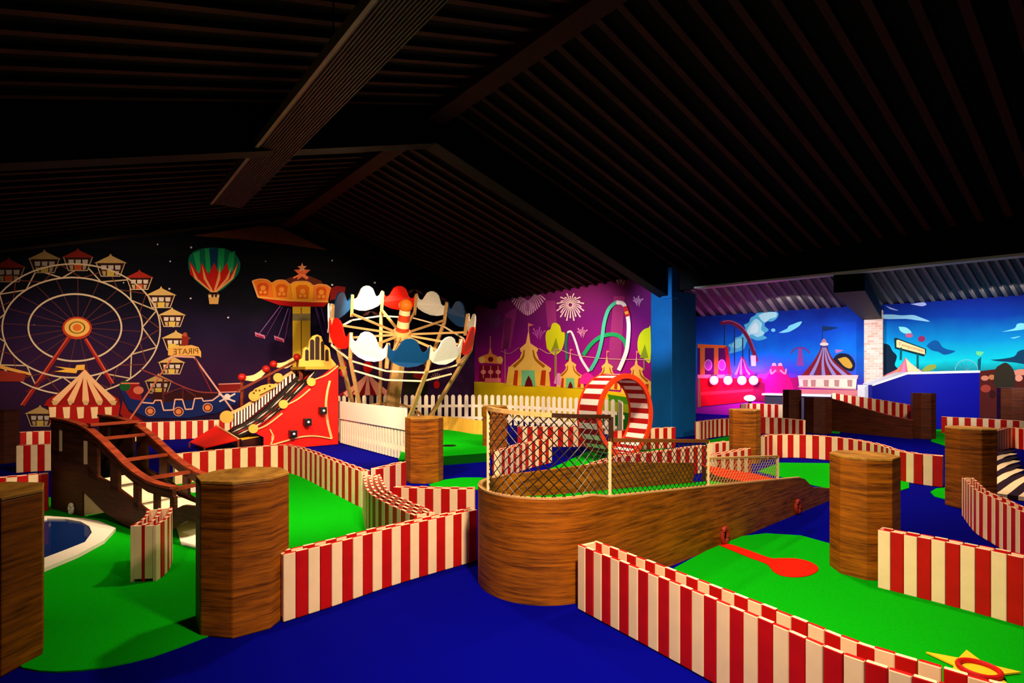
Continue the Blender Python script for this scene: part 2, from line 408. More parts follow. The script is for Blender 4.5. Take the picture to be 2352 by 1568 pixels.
fence('far striped fence behind the tall wire mesh, in front of the white pickets', [T(1188, 979), T(1280, 979), T(1363, 979)], start=0, group=FG, bw=.108)
fence('striped fence along the back of the wooden ramp', [T(1338, 1072), T(1426, 1046), T(1530, 1033), T(1618, 1021)], start=1, group=FG, bw=.108)
fence('striped fence behind the loop, left of the blue column', [T(1407, 989), T(1480, 984), T(1550, 980)], start=0, group=FG, bw=.108)
fence('striped fence right of the blue column, behind the small brown post', [T(1603, 968), T(1640, 963), T(1676, 960)], start=1, group=FG, bw=.1)
fence('striped fence between the two dark brown posts', [T(1748, 957), T(1790, 959), T(1845, 964)], start=0, group=FG, bw=.1)
fence('short striped fence at the ramp far end, left of the small brown post', [T(1634, 1044), T(1680, 1036), T(1722, 1028)], start=1, group=FG, bw=.108)
fence('tiny striped fence piece between ramp mesh and small brown post', [T(1632, 1018), T(1672, 1012)], start=1, group=FG, bw=.108)
fence('long wavy striped fence behind the tall lit octagonal post', [T(1757, 1001), T(1768, 998), T(1830, 997), T(1900, 1001), T(1960, 1008), T(2020, 1020), T(2060, 1033), T(2110, 1041), T(2166, 1046)], start=0, group=FG, bw=.108)
def XY(x, Y): return Vector(((x - CX) / F * Y, Y, 0))
fence('farthest striped fence, curving in front of the white counter', [XY(1706, 15.7), XY(1716, 16.2), XY(1745, 16.2), XY(1797, 15.6)], h0=.64, start=1, group=FG, bw=.115)
fence('tall striped fence rising behind the sloping dark wooden wall', [XY(1912, 15.4), XY(1960, 15.0), XY(2030, 14.4), XY(2094, 13.75)], h0=.98, h1=.74, start=1, group=FG, bw=.1)
fence('striped fence in front of the blue block, behind the right octagonal post', [T(2162, 956), T(2250, 960), T(2352, 966), T(2450, 972)], start=0, group=FG, bw=.115)
fence('striped fence beyond the striped ramp at the right edge', [T(2284, 989), T(2320, 981), T(2352, 984), T(2420, 990)], start=0, group=FG, bw=.1)

# ================================================================ octagonal posts
def post(label, v2=None, ang=0, side=.2, c=None, R=None, h=.915, m=None, top=None):
    if v2:
        pts = [Vector((v2[0], v2[1], 0))]; a = math.radians(ang)
        for k in range(7): pts.append(pts[-1] + Vector((math.cos(a), math.sin(a), 0)) * side); a += math.radians(45)
    else:
        pts = [Vector((c[0] + R * math.cos(math.radians(ang + 45 * k)), c[1] + R * math.sin(math.radians(ang + 45 * k)), 0)) for k in range(8)]
    cc = sum(pts, Vector()) / 8
    t = thing('octagonal_post', cc, label, 'post', 'brown octagonal wooden posts')
    mb = MB(); mb.prism(pts, (0, 0, h - .02)); mb.build('post_body', m or WOOD, t, bevel=.008)
    mb = MB(); mb.prism([p + Vector((0, 0, h - .02)) for p in pts], (0, 0, .02)); mb.build('top_board', top or WOODTOP, t, bevel=.004)
    return t
def postc(label, xl, xr, Y, ang=15, h=.915, **k):
    w = (xr - xl) / F * Y; x = (xl + xr) / 2
    c = Vector(((x - CX) / F * Y, Y)); off = Vector((c.x, c.y)).normalized() * 0
    return post(label, c=(c.x, c.y), R=w / 2 * 1.04 * math.cos(math.atan((x - CX) / F)) , ang=ang, h=h, **k)
post('dark octagonal post cut by the left edge of the photo', v2=(-2.60, 2.77), ang=84, side=.22)
post('large dark brown octagonal post in front of the left green, by the front fence', v2=(-1.627, 3.17), ang=37, side=.207)
post('tall bright golden brown octagonal post beside the red keyhole patch', v2=(2.525, 4.19), ang=-52, side=.180)
post('octagonal post at the right, behind the curved striped fence', v2=(5.11, 6.21), ang=-39, side=.19)
postc('octagonal post at the end of the white picket fence', 932, 1017, 7.85, 10)
postc('octagonal post behind the tall wire mesh', 1108, 1165, 10.5, 30)
postc('small brown octagonal post right of the blue column', 1675, 1746, 9.5, 20)
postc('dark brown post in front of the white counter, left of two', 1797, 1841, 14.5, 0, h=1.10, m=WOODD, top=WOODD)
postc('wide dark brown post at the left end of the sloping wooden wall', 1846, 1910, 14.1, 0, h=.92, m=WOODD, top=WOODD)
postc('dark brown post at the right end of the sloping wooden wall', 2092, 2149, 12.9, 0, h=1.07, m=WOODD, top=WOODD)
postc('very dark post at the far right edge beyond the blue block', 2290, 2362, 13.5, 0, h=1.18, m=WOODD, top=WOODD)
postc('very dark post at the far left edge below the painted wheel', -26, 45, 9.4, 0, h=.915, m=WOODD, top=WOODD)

# ================================================================ greens and floor patches
def patch(name, px, label, cat, m, z=.008, th=None, group=None, smooth=False):
    pts = [G(x, y, z) for x, y in px]
    if smooth: pts = catmull(pts + [pts[0]], 6)[:-1]
    cc = sum(pts, Vector()) / len(pts)
    mb = MB(); mb.prism(pts, (0, 0, -(th or z)))
    mb.v = [Vector(v) for v in mb.v]
    o = mb.build(name, m); tag(o, label, cat, group); return o
GG = 'green turf putting greens'
patch('putting_green', [(51, 1532), (90, 1539), (130, 1541), (185, 1538), (241, 1531), (300, 1519), (350, 1506), (410, 1485), (470, 1462), (560, 1435), (650, 1408), (800, 1352), (950, 1300), (938, 1262), (872, 1228), (842, 1200), (834, 1160), (770, 1124), (690, 1085), (625, 1078), (405, 1098), (300, 1112), (60, 1150), (-150, 1200), (-60, 1400)], 'large green turf filling the front left around the dark bridge', 'putting green', TURF, group=GG)
patch('putting_green', [(1548, 1304), (1590, 1281), (1650, 1250), (1700, 1231), (1760, 1224), (1840, 1229), (1905, 1247), (1990, 1290), (2060, 1335), (2352, 1428), (2560, 1500), (2400, 1720), (2180, 1900), (1960, 1600)], 'green turf with the red keyhole patch, front right', 'putting green', TURF, group=GG)
patch('putting_green', [(1790, 1062), (1900, 1063), (2030, 1086), (2088, 1108), (2088, 1120), (2060, 1128), (2000, 1131), (1930, 1126), (1870, 1114), (1800, 1096), (1740, 1082)], 'green turf in front of the long wavy fence, at the low end of the ramp', 'putting green', TURF, group=GG)
patch('putting_green', [(2137, 1129), (2150, 1121), (2180, 1118), (2205, 1124), (2200, 1138), (2170, 1145), (2146, 1139)], 'small round green left of the right octagonal post', 'putting green', TURF, group=GG)
patch('putting_green', [(2146, 986), (2200, 984), (2215, 1020), (2180, 1026), (2138, 1013)], 'small green behind the right octagonal post', 'putting green', TURF, group=GG)
patch('putting_green', [(1905, 986), (1932, 987), (1928, 995), (1903, 993)], 'sliver of green at the foot of the sloping wooden wall', 'putting green', TURF, group=GG)
patch('putting_green', [(1255, 1080), (1350, 1036), (1470, 1030), (1590, 1030), (1616, 1036), (1420, 1058), (1330, 1082)], 'green lane under the striped loop', 'putting green', TURF, group=GG)
patch('putting_green', [(1604, 1014), (1680, 1000), (1700, 1006), (1640, 1020)], 'thin green strip left of the small brown post', 'putting green', TURF, group=GG)
patch('putting_green', [(985, 1112), (1020, 1101), (1060, 1096), (1105, 1096), (1170, 1102), (1150, 1122), (1000, 1125)], 'small green between post and tall wire mesh, nearer of two', 'putting green', TURF, group=GG)
TURFD = mat('dark_turf_edge', (4, 70, 8), .95, .02)
rg = thing('raised_green', G(1060, 1020), 'bright raised green platform in front of the yellow wooden board', 'putting green')
pts = [G(x, y, .15) for x, y in ((915, 1056), (1120, 1040), (1124, 1010), (1112, 985), (990, 982), (930, 1010))]
mb = MB(); mb.prism(pts, (0, 0, -.15), 0); mb.build('platform_side', TURFD, rg)
mb = MB(); mb.prism([p + Vector((0, 0, .004)) for p in pts], (0, 0, -.003)); mb.build('turf_top', TURF, rg)
mb = MB(); c = G(1031, 1023, .156); mb.prism([c + Vector((.14 * math.cos(a * .3927), .14 * math.sin(a * .3927), 0)) for a in range(16)], (0, 0, .002)); mb.build('hole', BLACKM, rg)
YB = mat('golden_pine_boards', (246, 176, 66), .6, .15, noise=.25, nscale=6, stretch=(6, 6, .6))
mb = MB(); pp = catmull([G(985, 984, .154), G(1040, 988, .154), G(1090, 996, .154), G(1150, 1000, .154)], 6)
for a, b in zip(pp, pp[1:]):
    d = (b - a).normalized(); n_ = Vector((d.y, -d.x, 0))
    mb.box((a + b) / 2 + Vector((0, 0, .16)), d * (b - a).length * .52, n_ * .02, Vector((0, 0, .16)))
o = mb.build('curved_board_wall', YB); tag(o, 'low golden wooden board curving behind the raised green', 'wooden board')
patch('red_keyhole_felt', [(1652, 1251), (1676, 1249), (1720, 1263), (1768, 1280), (1795, 1281), (1830, 1282), (1862, 1290), (1880, 1304), (1868, 1317), (1838, 1324), (1800, 1322), (1776, 1311), (1760, 1294), (1715, 1277)], 'flat red paddle-shaped felt patch on the front right green', 'felt patch', FELT, z=.013, th=.004, smooth=True)
patch('white_path_slab', [(398, 1184), (424, 1186), (478, 1207), (510, 1262), (470, 1260), (416, 1249)], 'white painted slab beside the short fence on the left green', 'slab', WHITE, z=.02, th=.008)
patch('white_path_slab', [(420, 1112), (470, 1108), (500, 1112), (480, 1124), (440, 1130)], 'white slab at the low end of the dark bridge', 'slab', WHITE, z=.02, th=.008)
# pond
pd = thing('pond', G(100, 1235), 'dark blue pond with white curved edge on the left green', 'pond')
outer = [(60, 1190), (108, 1184), (150, 1187), (190, 1189), (228, 1196), (266, 1212), (240, 1240), (180, 1272), (97, 1306), (0, 1345), (-60, 1330), (-80, 1250), (-20, 1200)]
inner = [(60, 1200), (108, 1190), (150, 1191), (185, 1197), (205, 1208), (211, 1222), (195, 1244), (150, 1262), (97, 1282), (10, 1312), (-40, 1300), (-50, 1250), (0, 1212)]
mb = MB()
for i in range(len(outer)):
    j = (i + 1) % len(outer)
    q4 = [G(*outer[i], .045), G(*outer[j], .045), G(*inner[j], .045), G(*inner[i], .045)]
    mb.prism(q4, (0, 0, -.032))
mb.build('rim', WHITE, pd)
mb = MB(); mb.prism([G(x, y, .03) for x, y in inner], (0, 0, -.016)); mb.build('water', mat('pond_water', (6, 40, 96), .04, .6), pd)
# yellow star with red ring in the front right corner
st = thing('star_patch', (2.405, 2.83, .013), 'flat yellow star on the green behind the front fence, bottom right corner', 'star')
mb = MB(); sc_ = []
for k in range(10):
    a = math.radians(131 + 36 * k); r = .205 if k % 2 == 0 else .092
    sc_.append(Vector((2.405 + r * math.cos(a), 2.83 + r * math.sin(a), .022)))
mb.prism(sc_, (0, 0, -.009)); mb.build('star_plate', mat('star_yellow', (244, 190, 30), .6, .15), st)
mb = MB(); mb.tube([(2.395 + .085 * math.cos(k * .2618), 2.79 + .085 * math.sin(k * .2618), .034) for k in range(24)], .013, 8, closed=True)
mb.build('red_ring', RED, st, smooth=True)
# ================================================================ big wooden ramp with wire mesh
TAN_N = Vector((.655, -.755, 0)); TAN_D = Vector((.755, .655, 0)); CC = Vector((.234, 4.11, 0)); RR = .49
ramp = thing('wooden_ramp', CC, 'long wooden ramp with a rounded end, wire mesh and green lane in the middle', 'ramp')
T0 = CC + TAN_N * RR
prof = [(0, .705), (.2, .665), (1.55, .555), (3.5, .385), (3.62, .36), (3.85, .235), (4.5, .13), (5.0, .08)]
def topz(t):
    for (a, za), (b, zb) in zip(prof, prof[1:]):
        if t <= b: return za + (zb - za) * max(0, (t - a)) / (b - a)
    return prof[-1][1]
WTH = .03
# side boards
def sideboard(p0, inward, lo, hi, zf):
    mb = MB(); ts = [lo + (hi - lo) * i / 40 for i in range(41)] + [x for x, _ in prof if lo < x < hi]; ts.sort()
    for a, b in zip(ts, ts[1:]):
        if b - a < 1e-5: continue
        A, B = p0 + TAN_D * a, p0 + TAN_D * b
        mb.prism([A, B, B + Vector((0, 0, zf(b))), A + Vector((0, 0, zf(a)))], inward * WTH)
    return mb
sideboard(T0, -TAN_N, 0, 5.0, topz).build('side_board', WOOD, ramp)
T1 = CC - TAN_N * RR
sideboard(T1, TAN_N, 0, 2.9, lambda t: .71 - .03 * t if t < 1.4 else .668 - .113 * (t - 1.4)).build('side_board', WOOD, ramp)
# rounded end
mb = MB(); N = 40; a0 = math.atan2(TAN_N.y, TAN_N.x)
def rim(a, r, z): return Vector((CC.x + r * math.cos(a), CC.y + r * math.sin(a), z))
for k in range(N):
    a, b = a0 - math.pi * k / N, a0 - math.pi * (k + 1) / N
    mb.add([rim(a, RR, 0), rim(b, RR, 0), rim(b, RR, .705), rim(a, RR, .705), rim(a, RR - WTH, 0), rim(b, RR - WTH, 0), rim(b, RR - WTH, .705), rim(a, RR - WTH, .705)],
           [[0, 1, 2, 3], [5, 4, 7, 6], [3, 2, 6, 7], [0, 4, 5, 1]])
mb.build('rounded_end_board', WOOD, ramp, smooth=True)
# pale top edging
mb = MB(); path = [rim(a0 - math.pi * k / N, RR - WTH / 2, .711) for k in range(N, -1, -1)] + [T0 - TAN_N * WTH / 2 + TAN_D * t + Vector((0, 0, topz(t) + .006)) for t in (.2, .9, 1.55, 2.5, 3.5)]
for a, b in zip(path, path[1:]):
    mb.bar(a, b, .032, .012)
mb.build('top_edging', mat('pale_wood_edge', (206, 148, 92), .6, .15), ramp)
# lane floor
mb = MB(); zl = lambda t: max(.02, topz(t) - .165)
ts = [0, .5, 1, 1.55, 2.2, 2.9, 3.3]
w = RR - WTH - .004
for a, b in zip(ts, ts[1:]):
    A, B = CC + TAN_D * a, CC + TAN_D * b
    top = [A + TAN_N * w, B + TAN_N * w, B - TAN_N * w, A - TAN_N * w]
    for p, t in zip(top, (a, b, b, a)): p.z = zl(t)
    mb.prism(top, (0, 0, -.015))
mb.prism([rim(a0 - math.pi * k / 24, RR - WTH - .004, zl(0)) for k in range(25)], (0, 0, -.02))
mb.build('green_lane', TURF, ramp)
# red carpeted wedge at the far side
rp_ = [(1612, 1066, .36), (1663, 1076, .34), (1732, 1087, .30), (1788, 1101, .24), (1716, 1107, .24), (1641, 1091, .31)]
top = [G(x, y, z) for x, y, z in rp_]
mb = MB(); bot = [Vector((p.x, p.y, .012)) for p in top]; n = len(top)
mb.add(top + bot, [list(range(n)), list(range(2 * n - 1, n - 1, -1))] + [[i, (i + 1) % n, n + (i + 1) % n, n + i] for i in range(n)], [0, 1] + [1] * n)
o = mb.build('red_wedge', [FELT, WOODD]); tag(o, 'sloping red felt wedge behind the low wire mesh of the ramp', 'wedge')
# pipe ends in the near side
for t, z in ((1.8, .085), (3.4, .085)):
    c = T0 + TAN_D * t + TAN_N * .012 + Vector((0, 0, z)); mb = MB()
    mb.tube([c + TAN_D * .05 * math.cos(k * .3307) + Vector((0, 0, .065 * math.sin(k * .3307))) for k in range(19)], .02, 8, closed=True)
    mb.build('pipe_end', mat('dull_red_pipe', (150, 40, 24), .5, .2), ramp, smooth=True)
    mb = MB(); mb.prism([c - TAN_N * .008 + TAN_D * .042 * math.cos(k * .3927) + Vector((0, 0, .055 * math.sin(k * .3927))) for k in range(16)], TAN_N * .003); mb.build('pipe_hole', BLACKM, ramp)
# mesh screens: path of points (xy) with bottom and top heights
def screen(path, zb, zt, sp=.07):
    mb = MB(); L = [0]
    for a, b in zip(path, path[1:]): L.append(L[-1] + (b - a).length)
    tot = L[-1]
    def pt(s, f):
        s = min(max(s, 0), tot); j = 0
        while j < len(L) - 2 and L[j + 1] < s: j += 1
        k = (s - L[j]) / max(1e-9, L[j + 1] - L[j]); p = path[j].lerp(path[j + 1], k)
        u = s / tot; b_ = zb[0] + (zb[1] - zb[0]) * u; t_ = zt[0] + (zt[1] - zt[0]) * u
        return Vector((p.x, p.y, b_ + (t_ - b_) * f))
    hgt = (zt[0] - zb[0] + zt[1] - zb[1]) / 2
    for sgn in (1, -1):
        s = -hgt
        while s < tot + hgt:
            seg = []
            for k in range(25):
                f = k / 24; ss = s + sgn * f * hgt
                if 0 <= ss <= tot: seg.append(pt(ss, f))
            if len(seg) > 1: mb.tube(seg, .0038 if sp > .055 else .003, 4)
            s += sp
    return mb, pt
def on(t): return T0 - TAN_N * .015 + TAN_D * t
aP1 = math.atan2(3.88 - CC.y, -.13 - CC.x)
arc = [Vector((CC.x + (RR - .015) * math.cos(aP1 + (a0 - aP1) * k / 14), CC.y + (RR - .015) * math.sin(aP1 + (a0 - aP1) * k / 14), 0)) for k in range(15)]
path1 = arc + [on(.2)]
mb, pt1 = screen(path1, (.71, .68), (1.285, 1.225)); mb.build('wire_mesh', WIRE, ramp)
path2 = [on(.2), on(1.55)]
mb, pt2 = screen(path2, (.68, .565), (1.062, .945), .062); mb.build('wire_mesh', WIRE, ramp)
path3 = [on(1.55), on(2.95)]
mb, pt3 = screen(path3, (.565, .44), (.795, .675), .055); mb.build('wire_mesh', mat('lit_wire', (190, 150, 100), .5, .3), ramp)  # same dark wire, coloured pale for the light on the low screen
POSTM = mat('pale_post_paint', (232, 196, 140), .5, .2); BARM = mat('dark_bar_paint', (52, 24, 10), .5, .2)
def stick(p, z0, z1, m=POSTM, w=.022):
    mb = MB(); mb.box((p.x, p.y, (z0 + z1) / 2), (w / 2, 0, 0), (0, w / 2, 0), (0, 0, (z1 - z0) / 2)); return mb.build('mesh_post', m, ramp)
stick(arc[0], .705, 1.29); stick(on(.2), .66, 1.06); stick(on(.215), 1.06, 1.235, BARM, .03); stick(on(1.55), .555, .955); stick(on(2.95), .43, .68)
def rail(pts, m, h=.028):
    mb = MB()
    for a, b in zip(pts, pts[1:]): mb.bar(a, b, .026, h)
    return mb.build('top_rail', m, ramp)
L1 = sum((b - a).length for a, b in zip(path1, path1[1:]))
rail([pt1(L1 * k / 14, 1.0) + Vector((0, 0, .012)) for k in range(8)], TAN)
rail([pt1(L1 * k / 14, 1.0) + Vector((0, 0, .012)) for k in range(7, 15)], BARM)
rail([on(.2) + Vector((0, 0, 1.07)), on(1.55) + Vector((0, 0, .953))], mat('brown_bar_paint', (120, 66, 24), .5, .2))
rail([on(1.55) + Vector((0, 0, .80)), on(2.95) + Vector((0, 0, .68))], TAN, .02)

# ================================================================ striped loop
lc = P(1438, 957, 9.85); lc.z = .775
loop = thing('loop_the_loop', (lc.x, lc.y, 0), 'red and white striped loop ring standing left of the blue column', 'loop')
N = 44; R1, R0 = .765, .675; wd = Uu * .47
def lp(a, r, k): return lc + Vv * (r * math.cos(a)) + Vector((0, 0, r * math.sin(a))) + wd * k
st_o, st_i, ring0, ring1 = MB(), MB(), MB(), MB()
for k in range(N):
    a, b = 2 * math.pi * k / N, 2 * math.pi * (k + 1) / N; mi = k % 2
    st_o.add([lp(a, R1 - .012, .04), lp(b, R1 - .012, .04), lp(b, R1 - .012, .96), lp(a, R1 - .012, .96), lp(a, R1 - .04, .04), lp(b, R1 - .04, .04), lp(b, R1 - .04, .96), lp(a, R1 - .04, .96)],
             [[0, 1, 2, 3], [7, 6, 5, 4], [0, 4, 5, 1], [3, 2, 6, 7]], mi)
    st_i.add([lp(a, R1 - .045, .04), lp(b, R1 - .045, .04), lp(b, R1 - .045, .96), lp(a, R1 - .045, .96), lp(a, R0 + .02, .04), lp(b, R0 + .02, .04), lp(b, R0 + .02, .96), lp(a, R0 + .02, .96)],
             [[0, 1, 2, 3], [7, 6, 5, 4], [0, 4, 5, 1], [3, 2, 6, 7]], mi)
    for rg_, k0, k1 in ((ring0, -.04, .04), (ring1, .96, 1.04)):
        rg_.add([lp(a, R1, k0), lp(b, R1, k0), lp(b, R1, k1), lp(a, R1, k1), lp(a, R0, k0), lp(b, R0, k0), lp(b, R0, k1), lp(a, R0, k1)],
                [[0, 1, 2, 3], [7, 6, 5, 4], [0, 4, 5, 1], [3, 2, 6, 7]], 0)
DRED = mat('loop_stripe_red', (170, 22, 22), .5, .2); PINKW = mat('loop_stripe_white', (250, 226, 214), .5, .2)
st_o.build('outer_stripes', [DRED, PINKW], loop); st_i.build('inner_stripes', [DRED, PINKW], loop)
ring0.build('edge_ring', LOOPRED, loop, smooth=True); ring1.build('edge_ring', LOOPRED, loop, smooth=True)
# ================================================================ dark curved bridge (left)
q0, qd = Vector((-5.09, 6.1, 0)), Vector((1.52, -.85, 0)).normalized()
br = thing('curved_bridge', (-4.2, 5.7, 0), 'dark reddish wooden bridge with curved handrails sloping down on the left green', 'bridge')
def Q(x, y, o=0): return VP(q0, qd, x, y, o)
offv = Vector((.22, .43, 0)); nq = Vector((qd.y, -qd.x, 0))
if nq.y > 0: nq = -nq
thk = nq * -.035
toprail = [(117, 963), (150, 968), (182, 978), (205, 991), (232, 1014), (262, 1044), (285, 1068), (310, 1089), (340, 1108), (370, 1118), (396, 1123)]
strtop = [(117, 1032), (160, 1042), (200, 1068), (226, 1096), (256, 1112), (306, 1150), (340, 1176), (372, 1180), (400, 1156), (440, 1152), (476, 1164)]
strbot = [(117, 1178), (188, 1186), (189, 1127), (240, 1177), (288, 1206), (330, 1226), (400, 1215), (440, 1190), (476, 1206)]
def band(top, wpx):
    return [Q(x, y) for x, y in top] + [Q(x, y + wpx + (8 if i > 6 else 0) * 0) for i, (x, y) in reversed(list(enumerate(top)))]
for far in (0, 1):
    o_ = offv * far
    mb = MB(); mb.prism([p + o_ for p in band(toprail, 22)], thk); mb.build('side_rail', WOODD, br)
    mb = MB()
    for a, b in zip(toprail, toprail[1:]):
        A, B = Q(*a) + o_ + Vector((0, 0, .012)) + thk / 2, Q(*b) + o_ + Vector((0, 0, .012)) + thk / 2
        mb.bar(A, B, .075, .024)
    mb.build('handrail', MAHOG, br)
    st_poly = [Q(x, y) + o_ for x, y in strtop[:7]] + [Q(376, 1186) + o_, Q(410, 1186) + o_, Q(410, 1232) + o_] if False else None
    low = strtop[:7]
    poly = [Q(x, y) + o_ for x, y in low] + [Q(x, y) + o_ for x, y in ((372, 1184), (420, 1160), (476, 1166), (476, 1204), (430, 1196), (380, 1222), (330, 1226), (288, 1206), (240, 1177), (190, 1127), (188, 1186), (117, 1178))]
    for p in poly: p.z = max(p.z, .014)
    mb = MB(); mb.prism(poly, thk); mb.build('stringer', WOODD, br)
    for (xa, xb, yt, yb) in ((117, 136, 980, 1040), (143, 192, 985, 1062), (201, 223, 1012, 1094), (253, 271, 1058, 1124), (306, 318, 1104, 1164), (352, 362, 1128, 1188), (390, 400, 1135, 1180)):
        mb = MB(); mb.prism([Q(xa, yt) + o_, Q(xb, yt + 6) + o_, Q(xb, yb + 10) + o_, Q(xa, yb) + o_], thk * .9); mb.build('baluster', WOODD, br)
for (xa, ya) in ((201, 976), (223, 1008), (274, 1058), (326, 1101), (392, 1124)):
    mb = MB(); a = Q(xa, ya) + thk / 2; mb.bar(a, a + offv, .05, .03); mb.build('rung', MAHOG, br)
mb = MB(); mb.prism([Q(191, 1132), Q(239, 1177), Q(191, 1184)], thk * .5); 
for v in mb.v: v.z = max(v.z, .014)
for v in mb.v: v += thk * .3
mb.build('triangle_panel', mat('warm_white_board', (236, 206, 150), .6, .1), br)
for xa, xb, y0, y1 in ((136, 143, 984, 1036), (192, 201, 1012, 1066)):
    mb = MB(); mb.prism([Q(xa, y0), Q(xb, y0 + 4), Q(xb, y1), Q(xa, y1)], thk * .8); mb.build('pale_slat', CREAM, br)
mb = MB(); c = Q(163, 1168, .02); mb.tube([c + qd * .034 * math.cos(k * .3142) + Vector((0, 0, .05 * math.sin(k * .3142))) for k in range(20)], .016, 8, closed=True)
mb.build('pipe_end', WHITE, br, smooth=True)
# white board under the deck
mb = MB()
pl = [Q(224, 1100) + offv * .5, Q(262, 1128) + offv * .5, Q(306, 1160) + offv * .5, Q(350, 1180) + offv * .5, Q(410, 1196) + offv * .5]
for a, b in zip(pl, pl[1:]): mb.prism([a - offv * .42, b - offv * .42, b + offv * .42, a + offv * .42], (0, 0, -.02))
mb.build('deck', mat('deck_cream', (240, 214, 170), .6, .1), br)

# ================================================================ sloping dark wall (right back)
sw = thing('sloping_wooden_wall', G(2000, 1000), 'low dark wooden wall with a falling curved top, between two dark posts', 'wooden wall')
w0, w1 = G(1908, 990), G(2096, 1008); wdv = (w1 - w0).normalized()
def S(x, y): return VP(w0, wdv, x, y)
tp = [(1908, 916), (1935, 923), (1968, 934), (2010, 946), (2052, 957), (2096, 966)]
mb = MB(); poly = [S(x, y) for x, y in tp] + [Vector((w1.x, w1.y, 0)), Vector((w0.x, w0.y, 0))]
mb.prism(poly, Vector((-wdv.y, wdv.x, 0)) * .05); mb.build('wall_board', WOODD, sw)
mb = MB()
for a, b in zip(tp, tp[1:]): mb.bar(S(*a) + Vector((0, 0, .008)) + Vector((-wdv.y, wdv.x, 0)) * .025, S(*b) + Vector((0, 0, .008)) + Vector((-wdv.y, wdv.x, 0)) * .025, .06, .016)
mb.build('cap_strip', MAHOG, sw)

# ================================================================ striped plank ramp at right edge
pr = MB()
for k in range(-6, 7):
    f = k * .1
    a = Vector((6.0, 6.74, 0)) + Uu * f + (Vv * (5.3 * (f + .0)) if f > 0 else Vector())
    b = a + Vv * 2.0
    pa = []
    for j in range(9):
        q_ = a.lerp(b, j / 8); q_.z = .06 + .05 * math.sin(math.pi * j / 8) ** 2 * (k + 6) / 12; pa.append(q_)
    for p, r in zip(pa, pa[1:]):
        pr.prism([p, r, r + Uu * .1, p + Uu * .1], (0, 0, -.05), k % 2)
o = pr.build('striped_plank_ramp', [mat('dark_stripe', (40, 8, 12), .6, .15), CREAM]); tag(o, 'low wavy ramp of dark and cream stripes at the right edge', 'striped ramp')

# ================================================================ blue block
bb = thing('blue_block', XY(2125, 15.2), 'tall plain royal blue block with white top edges, below the sky mural', 'block')
b0, b1 = XY(2003, 15.3), XY(2250, 14.9); bd = (b1 - b0).normalized(); bn = Vector((-bd.y, bd.x, 0))
def B_(x, y): return VP(b0, bd, x, y)
poly = [Vector((b0.x, b0.y, 0)), Vector((b1.x, b1.y, 0)), B_(2250, 853), B_(2083, 857), B_(2003, 884)]
mb = MB(); mb.prism(poly, bn * .5); mb.build('block_body', BOXBLUE, bb)
mb = MB(); e = [Vector((b0.x, b0.y, 0)), B_(2003, 884), B_(2083, 857), B_(2250, 853)]
for a, b in zip(e, e[1:]):
    mb.bar(a + bn * .25 - bn * .0, b + bn * .25, .54 if abs(a.z - b.z) < 1 else .54, .06)
mb.build('white_edging', mat('white_edging', (246, 240, 240), .5, .2), bb)

# ================================================================ white counter, lamps in the annexe
wc = thing('white_counter', XY(1840, 17.0), 'long low white counter in front of the blue tent mural', 'counter')
c0, c1 = XY(1755, 17.8), XY(1912, 16.6); cd = (c1 - c0).normalized(); cn = Vector((-cd.y, cd.x, 0))
mb = MB(); mb.box((c0 + c1) / 2 + Vector((0, 0, .86)), cd * (c1 - c0).length / 2, cn * .3, Vector((0, 0, .03))); mb.build('countertop', mat('counter_white', (240, 244, 255), .3, .4), wc)
mb = MB(); mb.box((c0 + c1) / 2 + Vector((0, 0, .415)), cd * ((c1 - c0).length / 2 - .08), cn * .24, Vector((0, 0, .415))); mb.build('counter_base', mat('counter_base', (60, 50, 70), .6, .2), wc)
# ================================================================ red fun slide
SP = Vector((-3.77, 11.74, 0)); NC = Vector((.6247, -.7809, 0))      # NC points to the camera side
sl = thing('fun_slide', (-4.4, 11.6, 0), 'bright red fairground slide with gold trim and three black lamps', 'slide')
def R0_(x, y, o=0.0): return VP(SP, Vv, x, y, o)
def R1_(x, y, w=1.1): return VP(SP + Uu * w, Vv, x, y)
edge = [(777, 838), (760, 848), (742, 861), (720, 873), (700, 889), (676, 912), (655, 932), (630, 953), (606, 970), (586, 982), (577, 990)]
poly = [R0_(x, y) for x, y in edge] + [R0_(590, 996), R0_(606, 1004)]
for x in (606, 777):
    p = R0_(x, 1000); p.z = .012; poly.append(p)
mb = MB(); mb.prism(poly, Uu * .05); mb.build('side_panel', BRIGHTRED, sl)
def trim(pts, wpx, m, name='trim'):
    mb = MB(); q = catmull([Vector((x, y, 0)) for x, y in pts], 5)
    for a, b in zip(q, q[1:]): mb.bar(R0_(a.x, a.y, .012), R0_(b.x, b.y, .012), wpx / F * 11.4, .024)
    return mb.build(name, m, sl)
trim([(583, 988), (612, 976), (648, 949)], 5, PEACH); trim([(655, 931), (684, 916), (712, 893)], 5, PEACH); trim([(720, 872), (750, 860), (776, 840)], 5, PEACH)
trim([(758, 874), (752, 900), (749, 930), (753, 970), (762, 1006)], 5, PEACH); trim([(762, 1007), (725, 1001), (690, 1003), (650, 1014), (622, 1022)], 5, PEACH); trim([(620, 986), (627, 1003), (622, 1020)], 5, PEACH)
for x, y in ((581, 984), (650, 928), (714, 877)):
    c = R0_(x, y, .02); mb = MB(); mb.prism([c + Vv * .088 * math.cos(k * .2618) + Vector((0, 0, .088 * math.sin(k * .2618))) for k in range(24)], NC * .04); mb.build('gold_disc', GOLD, sl)
